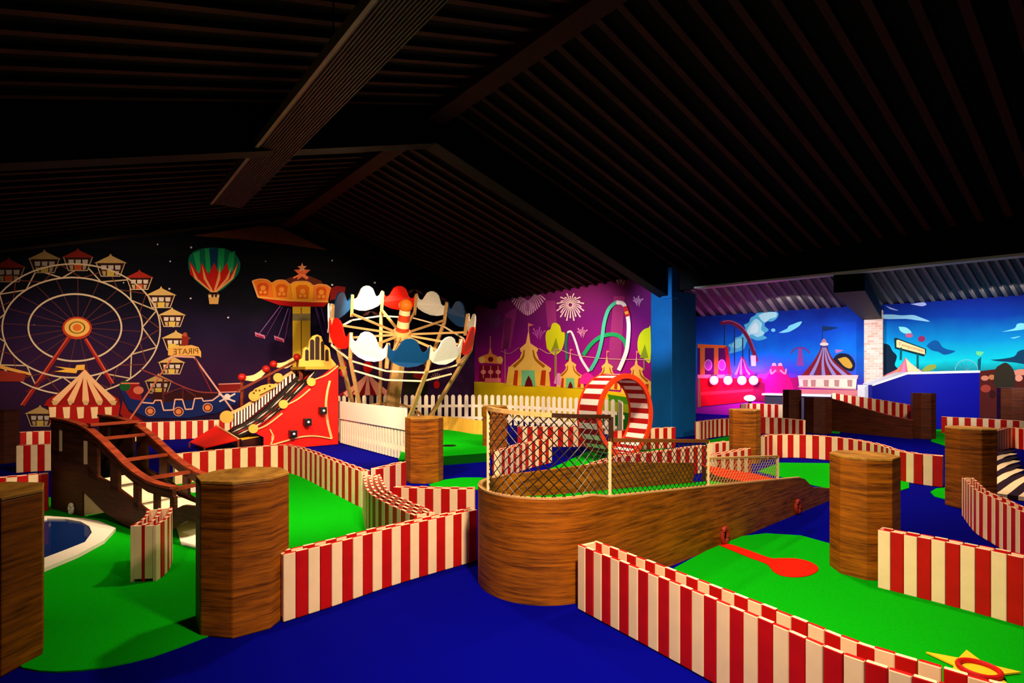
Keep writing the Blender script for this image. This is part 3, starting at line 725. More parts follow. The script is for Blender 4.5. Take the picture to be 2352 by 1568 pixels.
for x, y in ((738, 942), (703, 968), (670, 995)):
    c = R0_(x, y, 0); mb = MB(); mb.box(c + NC * .075, Vv * .07, NC * .075, Vector((0, 0, .075))); mb.build('black_lamp', BLACKP, sl, bevel=.012)
    mb = MB(); mb.sphere(c + NC * .155, .028, 0, 12); mb.build('lamp_lens', mat('lamp_lens', (210, 215, 220), .2, .5), sl, smooth=True)
# bed
bedpx = [(690, 852), (668, 876), (640, 905), (606, 938), (575, 962), (552, 975), (520, 990)]
mb = MB(); far = [R1_(x, y) for x, y in bedpx]
for a, b in zip(far, far[1:]): mb.prism([a, b, b + NC * 1.1, a + NC * 1.1], (0, 0, -.04))
mb.build('slide_bed', mat('slide_black', (14, 8, 9), .6, .2), sl)
mb = MB()
for i, (a, b) in enumerate(zip(far, far[1:])):
    for f, mi in ((.42, 0), (.7, 1), (.9, 0)):
        u = (b - a); c = a + u * .5 + NC * 1.1 * f + Vector((0, 0, .006)); n_ = NC * .07
        mb.prism([c - u * .42, c + n_, c + u * .42, c - n_], (0, 0, .004), mi)
mb.build('flame_pattern', [mat('flame_cream', (246, 214, 190), .4, .2), RED], sl)
# balustrade on the far side
topr = [(530, 949), (556, 937), (580, 922), (606, 905), (630, 886), (655, 864), (690, 842)]
botr = [(534, 976), (560, 966), (586, 947), (612, 925), (640, 903), (664, 880), (698, 852)]
mb = MB()
for a, b in zip(topr, topr[1:]): mb.bar(R1_(*a), R1_(*b), .05, .06)
mb.build('handrail', PEACH, sl)
n = 22; mb2 = MB(); mb3 = MB()
def ip(t, L_):
    s = t * (len(L_) - 1); i = min(int(s), len(L_) - 2); f = s - i
    return (L_[i][0] + (L_[i + 1][0] - L_[i][0]) * f, L_[i][1] + (L_[i + 1][1] - L_[i][1]) * f)
for k in range(n):
    t = (k + .2) / n; t2 = (k + .72) / n
    a, b = R1_(*ip(t, topr)), R1_(*ip(t2, topr)); xa, xb = ip(t, topr)[0], ip(t2, topr)[0]
    yb = ip(t, botr)[1] + 6
    mb2.prism([a, b, R1_(xb, yb - 3), R1_(xa, yb)], NC * .02)
pk = mb2.build('pickets', PINKW, sl)
mb3 = MB()
mb3.prism([R1_(x, y, 1.13) for x, y in topr] + [R1_(x, y + 12, 1.13) for x, y in reversed(botr)], NC * .015)
mb3.build('backing', mat('maroon_board', (74, 14, 12), .6, .1), sl)
for x, y, r in ((520, 957, .13), (583, 909, .11), (638, 867, .1)):
    c = R1_(x, y, 1.02); mb = MB(); mb.prism([c + Vv * r * math.cos(k * .2618) + Vector((0, 0, r * math.sin(k * .2618))) for k in range(24)], NC * .04); mb.build('gold_disc', GOLD, sl)
mb = MB(); arch = [(577, 916), (576, 903), (584, 893), (600, 885), (618, 881), (634, 882), (633, 888), (612, 898), (594, 907), (590, 918)]
mb.prism([R1_(x, y, 1.0) for x, y in arch], NC * .03); mb.build('gold_arch', GOLD, sl)
mb = MB()
for x, y in ((583, 902), (588, 896), (596, 896), (608, 892), (620, 886)):
    c = R1_(x, y, .96); mb.sphere(c, .022, 0, 8)
mb.build('arch_studs', mat('stud_brown', (120, 70, 20), .5, .2), sl)
# upper swagged rail behind
for sw_ in (((556, 866), (585, 869), (611, 847)), ((628, 836), (655, 840), (682, 820))):
    (x0, y0), (xm, ym), (x1, y1) = sw_
    mb = MB()
    up = catmull([Vector((x0 + 5, y0 - 2, 0)), Vector((xm - 2, ym - 9, 0)), Vector((x1 - 5, y1 - 2, 0))], 6); dn = catmull([Vector((x0 + 4, y0 + 7, 0)), Vector((xm + 3, ym + 5, 0)), Vector((x1 - 1, y1 + 8, 0))], 6)
    mb.prism([R1_(p.x, p.y, 1.45) for p in up] + [R1_(p.x, p.y, 1.45) for p in reversed(dn)], NC * .04); mb.build('swag', mat('swag_cream', (250, 214, 140), .5, .2), sl)
    for x, y in ((x0, y0), (x1, y1)):
        mb = MB(); mb.sphere(R1_(x, y, 1.4), .085, 0, 12); mb.build('ball', mat('swag_red', (190, 30, 20), .4, .3), sl, smooth=True)
mb = MB(); mb.bar(R1_(545, 898, 1.42), R1_(690, 822, 1.42), .05, .05); mb.build('upper_rail', MAHOG, sl)
for x, y0, y1 in ((556, 874, 985), (618, 848, 960), (684, 826, 930)):
    a = R1_(x, y0, 1.46); b = Vector((a.x, a.y, .0)); mb = MB(); mb.bar(b, a, .05); mb.build('support_post', MAHOG, sl)
# top platform with arched golden screen
q0_ = SP + Uu * .55
def R2(x, y, o=0): return VP(q0_, Vv, x, y, o)
scr = [(686, 842), (688, 826), (694, 822), (697, 800), (703, 796), (708, 800), (711, 782), (719, 771), (729, 768), (738, 772), (744, 790), (752, 795), (757, 800), (760, 822), (772, 836), (772, 842)]
mb = MB(); mb.prism([R2(x, y) for x, y in scr], Uu * .06); mb.build('gold_screen', GOLD, sl)
for x, yt, yb, w_ in ((705, 803, 828, 4), (717, 780, 826, 5), (729, 773, 826, 5), (741, 784, 827, 4), (751, 803, 829, 4)):
    pts = [(x - w_, yb)] + [(x - w_ * math.cos(k * math.pi / 6), yt + 4 - 5 * math.sin(k * math.pi / 6)) for k in range(7)] + [(x + w_, yb)]
    mb = MB(); mb.prism([R2(a, b, .004) for a, b in pts], Uu * .002); mb.build('arched_niche', mat('niche_dark', (44, 20, 16), .6, .2), sl)
mb = MB()
pc = [R2(684, 842, 0), R2(776, 842, 0)]
mb.prism([pc[0] + NC * .5, pc[1] + NC * .5, pc[1] - NC * .5, pc[0] - NC * .5], (0, 0, -.06)); mb.build('platform', mat('platform_gold', (190, 140, 40), .5, .2), sl)
a = R2(730, 842); 
for e_ in (-.35, .35):
    mb = MB(); b = a + Vv * e_ - Vector((0, 0, .06)); mb.bar((b.x, b.y, 0), b, .08); mb.build('platform_leg', MAHOG, sl)
# landing tray and red flaps
tr = thing('landing_tray', G(560, 1030), 'yellow tray with red canvas flaps at the foot of the red slide', 'tray')
mb = MB(); tpz = [G(531, 992, .28), G(546, 985, .28), G(600, 1002, .28), G(556, 1011, .28)]
mb.prism(tpz, (0, 0, -.24)); mb.build('tray_box', BLACKP, tr)
mb = MB(); mb.prism([p + Vector((0, 0, .006)) for p in tpz], (0, 0, -.004)); mb.build('tray_top', YELLOW, tr)
rz, lz = G(496, 977, .38), G(436, 1014, .12); r2_, r3_ = G(548, 1009, .28), G(470, 1027, .10)
mb = MB(); mb.prism([rz, r2_, r3_, lz], (0, 0, -.02)); mb.build('red_flap', BRIGHTRED, tr)
mb = MB(); mb.bar(rz + Vector((0, 0, .01)), r2_ + Vector((0, 0, .01)), .035, .02); mb.build('flap_edge', PEACH, tr)
mb = MB()
for p in (rz, r2_, r3_, lz): mb.bar((p.x, p.y, 0), (p.x, p.y, p.z - .015), .03)
mb.build('flap_props', MAHOG, tr)

# ================================================================ tilted swing ride with scalloped panels
rb = Vector((-3.09, 13.6, 0)); rt = Vector((-2.40, 12.3, 3.08))
ride = thing('tilted_swing_ride', rb, 'tilted wheel ride with red, white and blue scalloped panels inside the picket fence', 'fairground ride')
ax = (rt - rb); nrm = Vector((.17, -.44, .9)).normalized()
hub = rb + ax * .79; ctr = rb + ax * .865
e1 = Vector((1, 0, 0)); e1 = (e1 - nrm * e1.dot(nrm)).normalized(); e2 = nrm.cross(e1)
mb = MB(); mb.tube([rb, rb + ax * .8], [.19, .15], 6); mb.build('main_pole', TAN, ride)
mb = MB(); mb.bar(rb + Vector((-.12, .2, 0)), rb + ax * .72 + Vector((-.1, .16, 0)), .1); mb.build('pole_brace', TAN, ride)
for k in range(4):
    mb = MB(); mb.tube([rb + ax * (.80 + .045 * k), rb + ax * (.80 + .045 * (k + 1))], [.155 - .009 * k, .155 - .009 * (k + 1)], 16)
    mb.build('mast_band', [mat('mast_red', (200, 60, 24), .5, .2), mat('mast_cream', (250, 210, 150), .5, .2)][k % 2], ride, smooth=True)
mb = MB(); mb.sphere(rt - ax * .005, .155, 0, 20); mb.build('orange_ball', ORANGE, ride, smooth=True)
mb = MB(); mb.tube([hub - nrm * .1, hub + nrm * .1], .2, 16); mb.build('hub', mat('hub_peach', (250, 190, 110), .5, .2), ride, smooth=True)
RA = 1.64; NP = 12
def ring(a, r, h): return ctr + e1 * r * math.cos(a) + e2 * r * math.sin(a) + nrm * h
WHP = mat('panel_white', (240, 234, 220), .5, .15, noise=.06, nscale=12)
cols = [WHP, BRIGHTRED, WHP, NAVY]
nm = ['white', 'red', 'white', 'blue']
phase = math.radians(-90 + 14)
halfw = RA * math.sin(math.pi / NP) * .99
scal = [(-1, .24), (-.93, .20), (-.86, .10), (-.74, .05), (-.60, .09), (-.5, .2), (-.38, .33), (-.2, .40), (0, .42), (.2, .40), (.38, .33), (.5, .2), (.60, .09), (.74, .05), (.86, .10), (.93, .20), (1, .24), (1, -.12), (.8, -.24), (.45, -.32), (0, -.36), (-.45, -.32), (-.8, -.24), (-1, -.12)]
for k in range(NP):
    a = phase + 2 * math.pi * k / NP; c = ring(a, RA * math.cos(math.pi / NP), 0)
    tg = (-e1 * math.sin(a) + e2 * math.cos(a)); rd = (e1 * math.cos(a) + e2 * math.sin(a))
    mb = MB(); mb.prism([c + tg * (x * halfw) + nrm * (y * .82 + .02) + rd * (-.02 + .05 * (1 - x * x)) for x, y in scal], rd * .035)
    ci = (k + 3) % 4
    o = mb.build('panel', cols[ci], ride); o['label'] = nm[ci] + ' scalloped panel'
nodes = [phase + math.pi / NP + 2 * math.pi * k / NP for k in range(NP)]
for k, a in enumerate(nodes):
    mb = MB(); mb.bar(hub + (ring(a, .18, 0) - ctr), ring(a, RA - .06, -.28), .05); mb.build('spoke', TAN, ride)
    mb = MB(); top_ = ring(a, RA - .03, .2); kn = ring(a, RA - .03, -.35); lo = rb + ax * .12 + (ring(a, .85, 0) - ctr)
    mb.bar(top_, kn, .07)
    if k % 2 == 0: mb.bar(kn, lo, .075)
    mb.v = mb.v; mb.build('leg', TAN, ride)
    b = nodes[(k + 1) % NP]
    for h_ in ((-.42, -.62) if k in (0, 10, 11) else (-.42,)):
        f = (h_ + .35) / -1.8
        def lpnt(aa): return ring(aa, RA - .03, -.35).lerp(rb + ax * .12 + (ring(aa, .85, 0) - ctr), f)
        mb = MB(); mb.bar(lpnt(a), lpnt(b), .035); mb.build('rung', mat('rung_cream', (246, 214, 170), .5, .2), ride)
# lower ring carrying the legs
mb = MB(); mb.tube([rb + ax * .12 + (ring(2 * math.pi * k / 24, .85, 0) - ctr) for k in range(24)], .03, 6, closed=True); mb.build('lower_ring', TAN, ride)
for k in range(4):
    a = math.pi / 4 + k * math.pi / 2; q_ = rb + ax * .12 + (ring(a, .85, 0) - ctr)
    mb = MB(); mb.bar((q_.x * .3 + rb.x * .7, q_.y * .3 + rb.y * .7, 0), q_, .05); mb.build('foot', TAN, ride)
mb = MB(); mb.prism([rb + Vector((1.1 * math.cos(k * .2618), 1.1 * math.sin(k * .2618), 0)) for k in range(24)], (0, 0, .06)); mb.build('base_plate', MAHOG, ride)

# ================================================================ white picket fence
def pickets(name, label, pts, h=.9, step=.15, w=.1, board=False):
    path = catmull(pts, 8) if len(pts) > 2 else [Vector(p) for p in pts]; path = resample(path, step)
    mid = path[len(path) // 2]; t = thing('picket_fence', (mid.x, mid.y, 0), label, 'fence', 'white picket fences round the tilted ride')
    mb = MB(); rl = MB(); rl2 = MB()
    for i, (a, b) in enumerate(zip(path, path[1:])):
        d = (b - a).normalized(); nr = Vector((d.y, -d.x, 0)); c = (a + b) / 2; hw = w / 2
        if nr.dot(a) > 0: nr = -nr
        prof_ = [(-hw, .02), (hw, .02), (hw, h - .06), (hw * .7, h - .02), (0, h), (-hw * .7, h - .02), (-hw, h - .06)]
        mb.prism([c + d * x + Vector((0, 0, z)) for x, z in prof_], nr * -.022)
        for zz, rl_ in ((.2, rl), (h * .62, rl2)): rl_.box(c - nr * .036 + Vector((0, 0, zz)), d * step * .53, nr * .013, Vector((0, 0, .04)))
    mb.build('pickets', PICKET, t); rl.build('rail', PICKET, t); rl2.build('rail', PICKET, t)
    if board:
        bd_ = MB(); a, b = path[0], path[-1]; d = (b - a).normalized(); nr = Vector((d.y, -d.x, 0))
        if nr.dot(a) > 0: nr = -nr
        bd_.box((a + b) / 2 + nr * .014 + Vector((0, 0, h - .19)), d * (b - a).length / 2, nr * .012, Vector((0, 0, .19))); bd_.build('top_board', WHITE, t)
    return t
pA, pB = G(779, 1018), G(934, 1060)
pickets('pf', 'white picket fence with solid top board, beside the red slide', [pB, pA], h=.93, step=.125, w=.07, board=True)
pickets('pf', 'long white picket fence curving behind the tilted ride in front of the plum mural', [pA + Vector((-.06, .18, 0)), Vector((-4.9, 15.0, 0)), Vector((-4.4, 15.9, 0)), Vector((-2.6, 16.2, 0)), Vector((-.9, 16.3, 0)), Vector((.4, 15.6, 0)), Vector((1.7, 14.3, 0)), Vector((2.55, 13.35, 0))], h=.9, step=.2, w=.115)
pickets('pf', 'short white picket section returning beside the striped loop', [Vector((2.58, 13.25, 0)), Vector((2.45, 12.1, 0))], h=.9, step=.13, w=.1)
# brown curved rim inside the picket fence
mb = MB(); pp = catmull([XY(945, 11.2), XY(1010, 12.1), XY(1060, 13.0), XY(1120, 12.6), XY(1180, 11.9)], 6)
for a, b in zip(pp, pp[1:]):
    mb.box((a + b) / 2 + Vector((0, 0, .27)), (b - a) * .51, Vector((b - a).normalized().yx.to_3d() if False else (-(b - a).normalized().y, (b - a).normalized().x, 0)) * .05, Vector((0, 0, .27)))
# ================================================================ painted murals
def paintmat(c): return mat('mural_paint_%d_%d_%d' % tuple(c), c, .75, .1)
class El:
    """one painted figure: flat coats of paint a few millimetres proud of the wall"""
    def __init__(s, wall, base=.012): s.w = wall; s.off = base; s.mb = MB(); s.cols = []
    def ci(s, c):
        if c not in s.cols: s.cols.append(c)
        return s.cols.index(c)
    def up(s, k=1): s.off += .0015 * k; return s
    def poly(s, px, c):
        pts = [VP(*s.w, x, y, s.off) for x, y in px]
        n = Vector((s.w[1].y, -s.w[1].x, 0)); 
        if n.dot(s.w[0]) > 0: n = -n
        s.mb.prism(pts, n * -.0012, s.ci(c)); s.off += .00012
        return s
    def line(s, pts, w, c, taper=None):
        for i, ((x0, y0), (x1, y1)) in enumerate(zip(pts, pts[1:])):
            L = math.hypot(x1 - x0, y1 - y0) or 1; nx, ny = -(y1 - y0) / L, (x1 - x0) / L
            w0 = w1 = w
            if taper is not None: w0 = w + (taper - w) * i / (len(pts) - 1); w1 = w + (taper - w) * (i + 1) / (len(pts) - 1)
            ex, ey = (x1 - x0) / L * .3, (y1 - y0) / L * .3
            s.poly([(x0 - ex + nx * w0 / 2, y0 - ey + ny * w0 / 2), (x1 + ex + nx * w1 / 2, y1 + ey + ny * w1 / 2), (x1 + ex - nx * w1 / 2, y1 + ey - ny * w1 / 2), (x0 - ex - nx * w0 / 2, y0 - ey - ny * w0 / 2)], c)
        return s
    def curve(s, pts, w, c, taper=None, n=6): return s.line([(p.x, p.y) for p in catmull([Vector((x, y, 0)) for x, y in pts], n)], w, c, taper)
    def ell(s, x, y, rx, ry, c, n=28): return s.poly([(x + rx * math.cos(2 * math.pi * k / n), y + ry * math.sin(2 * math.pi * k / n)) for k in range(n)], c)
    def ring(s, x, y, rx, ry, w, c, n=64, a0=0, a1=360):
        pts = [(x + rx * math.cos(math.radians(a0 + (a1 - a0) * k / n)), y + ry * math.sin(math.radians(a0 + (a1 - a0) * k / n))) for k in range(n + 1)]
        return s.line(pts, w, c)
    def build(s, name, parent, label=None):
        o = s.mb.build(name, [paintmat(c) for c in s.cols], parent)
        if label: o['label'] = label
        return o
def blob(px, n=5): return [(p.x, p.y) for p in catmull([Vector((x, y, 0)) for x, y in px + px[:1]], n)][:-1]

GW = (K, Vv)
mg = thing('fairground_mural', (-8, 14, 0), 'dark night fairground mural with ferris wheel and hot air balloon on the left wall', 'mural')
mb = MB(); mb.prism([hall(SK, DK, 0) + NC * .004, hall(SK, DK - 15.5, 0) + NC * .004, hall(SK, DK - 15.5, 4.4) + NC * .004, hall(SK, DK - 4, 4.6) + NC * .004, hall(SK, DK, 4.0) + NC * .004], NC * .004)
mb.build('painted_night_sky', NIGHT, mg)
CW = (226, 196, 160); DR = (110, 28, 22); DM = (84, 40, 48)
# ferris wheel
e = El(GW)
hx, hy = 177, 752
for k in range(20):
    a = 2 * math.pi * (k + .25) / 20; e.line([(hx + 30 * math.cos(a), hy + 24 * math.sin(a)), (hx - 11 + 163 * math.cos(a), hy + 116 * math.sin(a))], 2.0, (86, 40, 46))
e.up()
e.ring(172, 752, 107, 77, 4, CW); e.ring(166, 752, 161, 115, 3.6, CW); e.ring(168, 756, 200, 150, 3.4, CW); e.up()
o_w = e.build('painted_ferris_wheel', mg)
e = El(GW, .016)
for k in range(11):
    a0_, a1_, a2_ = (2 * math.pi * (k + t) / 11 + .28 for t in (0, .5, 1))
    ptm = lambda a: (166 + 161 * math.cos(a), 752 + 115 * math.sin(a)); pto = lambda a: (168 + 200 * math.cos(a), 756 + 150 * math.sin(a))
    e.line([pto(a0_), ptm(a1_)], 3, (214, 180, 140)); e.line([ptm(a1_), pto(a2_)], 3, (214, 180, 140))
    e.line([ptm(a0_), pto(a1_)], 2, (120, 56, 44)); e.line([pto(a1_), ptm(a2_)], 2, (120, 56, 44))
e.build('rim_lattice', o_w)
e = El(GW, .02); e.line([(158, 775), (52, 930)], 10, (150, 30, 24)); e.line([(156, 775), (48, 930)], 2.5, (214, 90, 60)); e.line([(196, 778), (258, 880)], 9, (160, 30, 24)); e.line([(198, 778), (261, 880)], 2.5, (220, 100, 70))
e.line([(60, 900), (130, 850)], 5, (96, 24, 30)); e.build('wheel_legs', o_w)
e = El(GW, .024); e.ell(177, 753, 34, 26, (196, 60, 26)).up().ell(177, 752, 29, 21, (246, 184, 90)).up().ell(177, 752, 19, 14, (120, 70, 10)).up().ell(177, 752, 16, 12, (236, 190, 90)).up().ell(177, 752, 10, 8, (232, 110, 40)); e.build('wheel_hub', o_w)
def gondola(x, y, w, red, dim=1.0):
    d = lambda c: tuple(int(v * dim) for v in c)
    e = El(GW, .03); roof_ = d((186, 44, 30)) if red else d((238, 190, 112)); low = d((240, 96, 40)) if red else d((244, 200, 84))
    s_ = w / 70.0
    q = lambda a, b: (x + a * s_, y + b * s_)
    e.poly([q(-33, 2), q(33, 2), q(22, 32), q(-22, 32)], d((60, 24, 16))).up()
    e.poly([q(-38, 2), q(0, -16), q(38, 2)], roof_); e.poly([q(-4, -14), q(0, -20), q(4, -14)], roof_).up()
    for a, b in ((-22, -9), (-6, 7), (10, 23)): e.poly([q(a, 7), q(b, 7), q(b - 1, 17), q(a + 1, 17)], d((240, 216, 196)))
    e.poly([q(-9, 19), q(9, 19), q(8, 31), q(-8, 31)], low); e.poly([q(-20, 20), q(-11, 20), q(-11, 30), q(-17, 30)], d((216, 180, 130))); e.poly([q(11, 20), q(20, 20), q(17, 30), q(11, 30)], d((216, 180, 150)))
    e.line([q(-33, 2), q(-22, 32), q(22, 32), q(33, 2)], 2.2 * s_, d((236, 196, 150)))
    e.build('gondola', o_w, ('red' if red else 'cream') + ' roofed gondola')
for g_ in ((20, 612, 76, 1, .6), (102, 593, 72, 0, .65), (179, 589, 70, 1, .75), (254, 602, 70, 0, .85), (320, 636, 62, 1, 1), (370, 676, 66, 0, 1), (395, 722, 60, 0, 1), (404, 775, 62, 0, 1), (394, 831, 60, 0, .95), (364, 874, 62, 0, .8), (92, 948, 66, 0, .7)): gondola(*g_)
# balloon
e = El(GW); 
env = [(432, 605), (434, 590), (446, 577), (468, 570), (494, 569), (520, 572), (540, 583), (550, 598), (552, 612), (546, 630), (530, 648), (512, 664), (499, 670), (484, 670), (466, 658), (446, 640), (435, 622)]
e.poly(blob(env, 4), (8, 110, 80)).up()
for x0, x1 in ((444, 458), (470, 482), (502, 516), (526, 540)):
    e.poly([(x0, 582 if x0 < 460 or x0 > 520 else 571), (x1, 576 if x1 < 470 or x1 > 530 else 570), (490 + (x1 - 490) * .9, 622), (490 + (x0 - 490) * .78, 630)], (30, 168, 90))
e.poly([(480, 571), (500, 570), (498, 620), (486, 620)], (12, 60, 100)).up()
for xa, xt, xb in ((432, 436, 452), (455, 463, 478), (478, 492, 508), (505, 522, 536), (534, 548, 552)):
    yt = 602 if 440 < xt < 545 else 600
    e.poly([(xt, yt), (490 + (xb - 490) * .8, 632), (494 if xt > 490 else 489, 671), (486, 671), (490 + (xa - 490) * .92, 630)], (206, 30, 22))
e.up()
for xt, yt in ((437, 605), (464, 608), (506, 608), (532, 612), (546, 606)):
    e.poly([(xt, yt), (490 + (xt - 490) * .75 + 4, 640), (491 + (xt - 490) * .08 + 2, 671), (491 + (xt - 490) * .08 - 2, 671), (490 + (xt - 490) * .75 - 3, 640)], (250, 164, 96))
ob = e.build('painted_balloon', mg)
e = El(GW); e.poly([(478, 676), (504, 676), (501, 698), (481, 698)], (232, 170, 92)).up().line([(479, 680), (503, 680)], 3, (250, 226, 190)).line([(482, 670), (480, 678)], 1.2, (120, 80, 50)).line([(499, 670), (502, 678)], 1.2, (120, 80, 50)).ell(488, 679, 3, 3.5, (70, 36, 26)).ell(496, 679, 3, 3.5, (70, 36, 26)); e.build('basket', ob)
# stars
e = El(GW)
for x, y, r in ((439, 568, 2.6), (362, 561, 2), (391, 600, 2), (389, 663, 2.4), (438, 685, 2.2), (524, 729, 2.2), (763, 598, 2), (763, 654, 2.4), (861, 649, 2.6), (78, 746, 1.6), (284, 649, 1.6), (398, 750, 1.8), (964, 735, 1.6), (610, 600, 1.2)): El(GW).ell(x, y, r, r * .9, (236, 220, 230), 10).build('painted_star', mg)
# striped tent
e = El(GW, .05); 
e.poly([(100, 932), (108, 918), (150, 893), (176, 872), (194, 842), (214, 872), (240, 895), (272, 915), (276, 930)], (150, 18, 14)); e.poly([(110, 930), (276, 930), (270, 970), (116, 975)], (170, 22, 16)).up()
for a, b in ((118, 134), (155, 168), (189, 205), (221, 237), (252, 269)):
    e.curve([(195, 850), (194 + ((a + b) / 2 - 194) * .38, 880), ((a + b) / 2, 922)], 3, (246, 186, 130), 16)
    e.poly([(a, 920), (b, 920), (b - 4, 930), (a + 4, 930)], (208, 170, 110))
for a in range(5):
    x0 = 112 + a * 32; e.poly([(x0, 935), (x0 + 17, 934), (x0 + 16, 960), (x0 + 3, 961)], (246, 206, 150))
e.poly([(125, 841), (172, 846), (176, 838), (195, 837), (194, 849), (178, 850), (175, 857), (125, 853), (150, 848)], (246, 180, 70))
e.build('painted_tent', mg)
# pirate ship
e = El(GW, .044)
e.poly([(275, 892), (300, 905), (355, 918), (450, 918), (510, 905), (560, 880), (545, 925), (500, 948), (430, 960), (340, 960), (295, 940)], (22, 34, 92)); e.poly([(275, 880), (320, 880), (326, 920), (300, 915)], (150, 20, 20))
e.poly([(282, 920), (296, 945), (330, 968), (296, 972), (276, 950)], (150, 24, 18)).up()
for pp_ in ([(352, 880), (352, 900), (450, 900), (486, 898), (500, 912), (480, 916), (350, 925)],): e.poly(pp_, (54, 16, 20))
e.up().line([(326, 924), (352, 926), (356, 919), (370, 919), (376, 942), (398, 941), (402, 917), (419, 917), (426, 940), (442, 939), (447, 915), (464, 914), (467, 921), (488, 919), (503, 908)], 3, (240, 176, 150))
for x, y in ((345, 944), (410, 945), (477, 936)): e.ell(x, y, 11, 10, (120, 44, 28)); e.ell(x, y, 6.5, 6, (230, 130, 70)); e.ring(x, y, 11, 10, 1.8, (220, 160, 130), 20)
e.line([(502, 904), (520, 914), (540, 922)], 4, (226, 196, 190)).line([(540, 904), (524, 912), (504, 922)], 4, (226, 196, 190)).ell(522, 911, 7, 7, (236, 210, 200))
o_s = e.build('painted_pirate_ship', mg)
e = El(GW, .05); e.line([(392, 826), (296, 966)], 4, (208, 110, 80)); e.line([(386, 826), (400, 818), (446, 820), (540, 950)], 4, (240, 170, 150)); e.line([(448, 822), (486, 900)], 3, (128, 40, 44)); e.curve([(324, 848), (390, 875), (450, 898), (500, 902)], 3, (150, 60, 60)); e.line([(375, 905), (420, 890), (450, 910)], 3, (100, 36, 40)); e.line([(375, 870), (375, 925)], 4, (96, 30, 30)); e.line([(420, 890), (420, 915)], 3, (96, 30, 30)); e.build('ship_frame', o_s)
e = El(GW, .054); e.poly([(386, 798), (404, 796), (440, 792), (456, 797), (462, 808), (462, 821), (456, 817), (386, 816)], (248, 184, 92)); e.poly([(386, 789), (404, 789), (404, 797), (386, 800)], (244, 206, 90)).up()
o_b = e.build('ship_sign', o_s)
e = El(GW, .048); e.poly([(418, 770), (428, 766), (434, 775), (432, 792), (416, 794)], (150, 40, 26)).up(); e.ell(425, 768, 5, 5, (190, 80, 50)); e.build('sign_figure', o_s)
El(GW, .047).ell(287, 886, 13, 12, (24, 84, 36)).build('painted_bush', mg); e = El(GW, .047); e.poly([(502, 882), (556, 880), (556, 900), (502, 902)], (130, 26, 24)); e.line([(502, 882), (556, 880)], 2.4, (220, 140, 130)); e.line([(502, 901), (556, 899)], 2.4, (220, 140, 130)); e.build('painted_stall', mg); e = El(GW, .056); e.ell(318, 896, 12, 9, (210, 110, 80)); e.line([(278, 880), (320, 880)], 3, (230, 120, 90)); e.build('painted_figurehead', mg); e = El(GW, .047); e.poly([(0, 838), (70, 856), (70, 862), (0, 846)], (240, 170, 80)); e.poly([(0, 850), (60, 858), (55, 876), (0, 876)], (150, 44, 30)); e.build('painted_stall', mg)
# swing carousel
e = El(GW, .05)
e.poly([(672, 700), (713, 700), (713, 845), (672, 850)], (246, 196, 50)).up(); e.line([(692, 706), (692, 845)], 2.5, (150, 104, 20)); e.poly([(672, 720), (713, 720), (713, 736), (672, 736)], (150, 130, 80)); o_c = e.build('painted_swing_carousel', mg)
e = El(GW, .054); e.poly([(592, 683), (755, 692), (744, 704), (672, 704), (640, 700)], (196, 24, 20)).up()
e.poly([(640, 648), (664, 638), (690, 630), (712, 634), (738, 645), (745, 660), (640, 660)], (96, 36, 24))
pan = [(580, 622, 594, 683), (622, 668, 630, 686), (666, 722, 668, 690), (719, 760, 722, 692)]
tops = [(644, 652), (646, 652), (648, 653), (654, 658)]
e.poly([(580, 645), (594, 643), (615, 643), (624, 650), (629, 686), (593, 682)], (240, 118, 30)); e.poly([(624, 650), (634, 645), (656, 645), (666, 653), (672, 690), (629, 686)], (244, 140, 34)); e.poly([(667, 654), (676, 648), (710, 648), (720, 656), (718, 692), (672, 690)], (250, 164, 36)); e.poly([(720, 657), (730, 653), (752, 655), (760, 662), (753, 692), (718, 692)], (240, 124, 44)); e.poly([(760, 662), (772, 656), (794, 659), (790, 682), (757, 690)], (128, 22, 24)).up()
for (x, y, w_, h_, c) in ((604, 664, 14, 14, (214, 74, 20)), (647, 667, 14, 15, (222, 92, 18)), (695, 670, 16, 16, (226, 104, 14)), (738, 673, 12, 14, (216, 82, 20))):
    e.poly([(x - w_, y - h_ * .6), (x - w_ * .5, y - h_), (x + w_ * .5, y - h_), (x + w_, y - h_ * .6), (x + w_ * .8, y + h_), (x - w_ * .8, y + h_)], c)
e.up()
for (x, y) in ((604, 664), (647, 668), (695, 672), (738, 674)): e.ell(x, y - 3, 6, 6, (246, 150, 50), 12); e.ell(x - 5, y + 7, 4, 4, (246, 150, 50), 10); e.ell(x + 5, y + 7, 4, 4, (246, 150, 50), 10)
e.line([(593, 682), (629, 686), (672, 690), (718, 692), (754, 692)], 4, (252, 170, 70)); e.curve([(580, 645), (596, 641), (614, 643), (624, 650), (636, 644), (654, 644), (666, 653), (678, 647), (706, 647), (720, 656), (732, 653), (750, 655), (760, 662)], 3, (240, 150, 80), None, 3); e.line([(580, 645), (593, 682)], 4, (250, 170, 100))
e.curve([(674, 638), (692, 631), (708, 638)], 4, (246, 130, 80)); e.build('canopy', o_c)
e = El(GW, .06)
for cx_, cy_, r in ((694, 626, 21), (694, 615, 12)):
    pts = []
    for k in range(10):
        a = math.radians(-90 + 36 * k); rr_ = r if k % 2 == 0 else r * .45
        pts.append((cx_ + rr_ * .95 * math.cos(a), cy_ + rr_ * math.sin(a)))
    e.poly(pts, (246, 150, 104) if r < 15 else (240, 104, 60)).up()
e.build('star_finial', o_c)
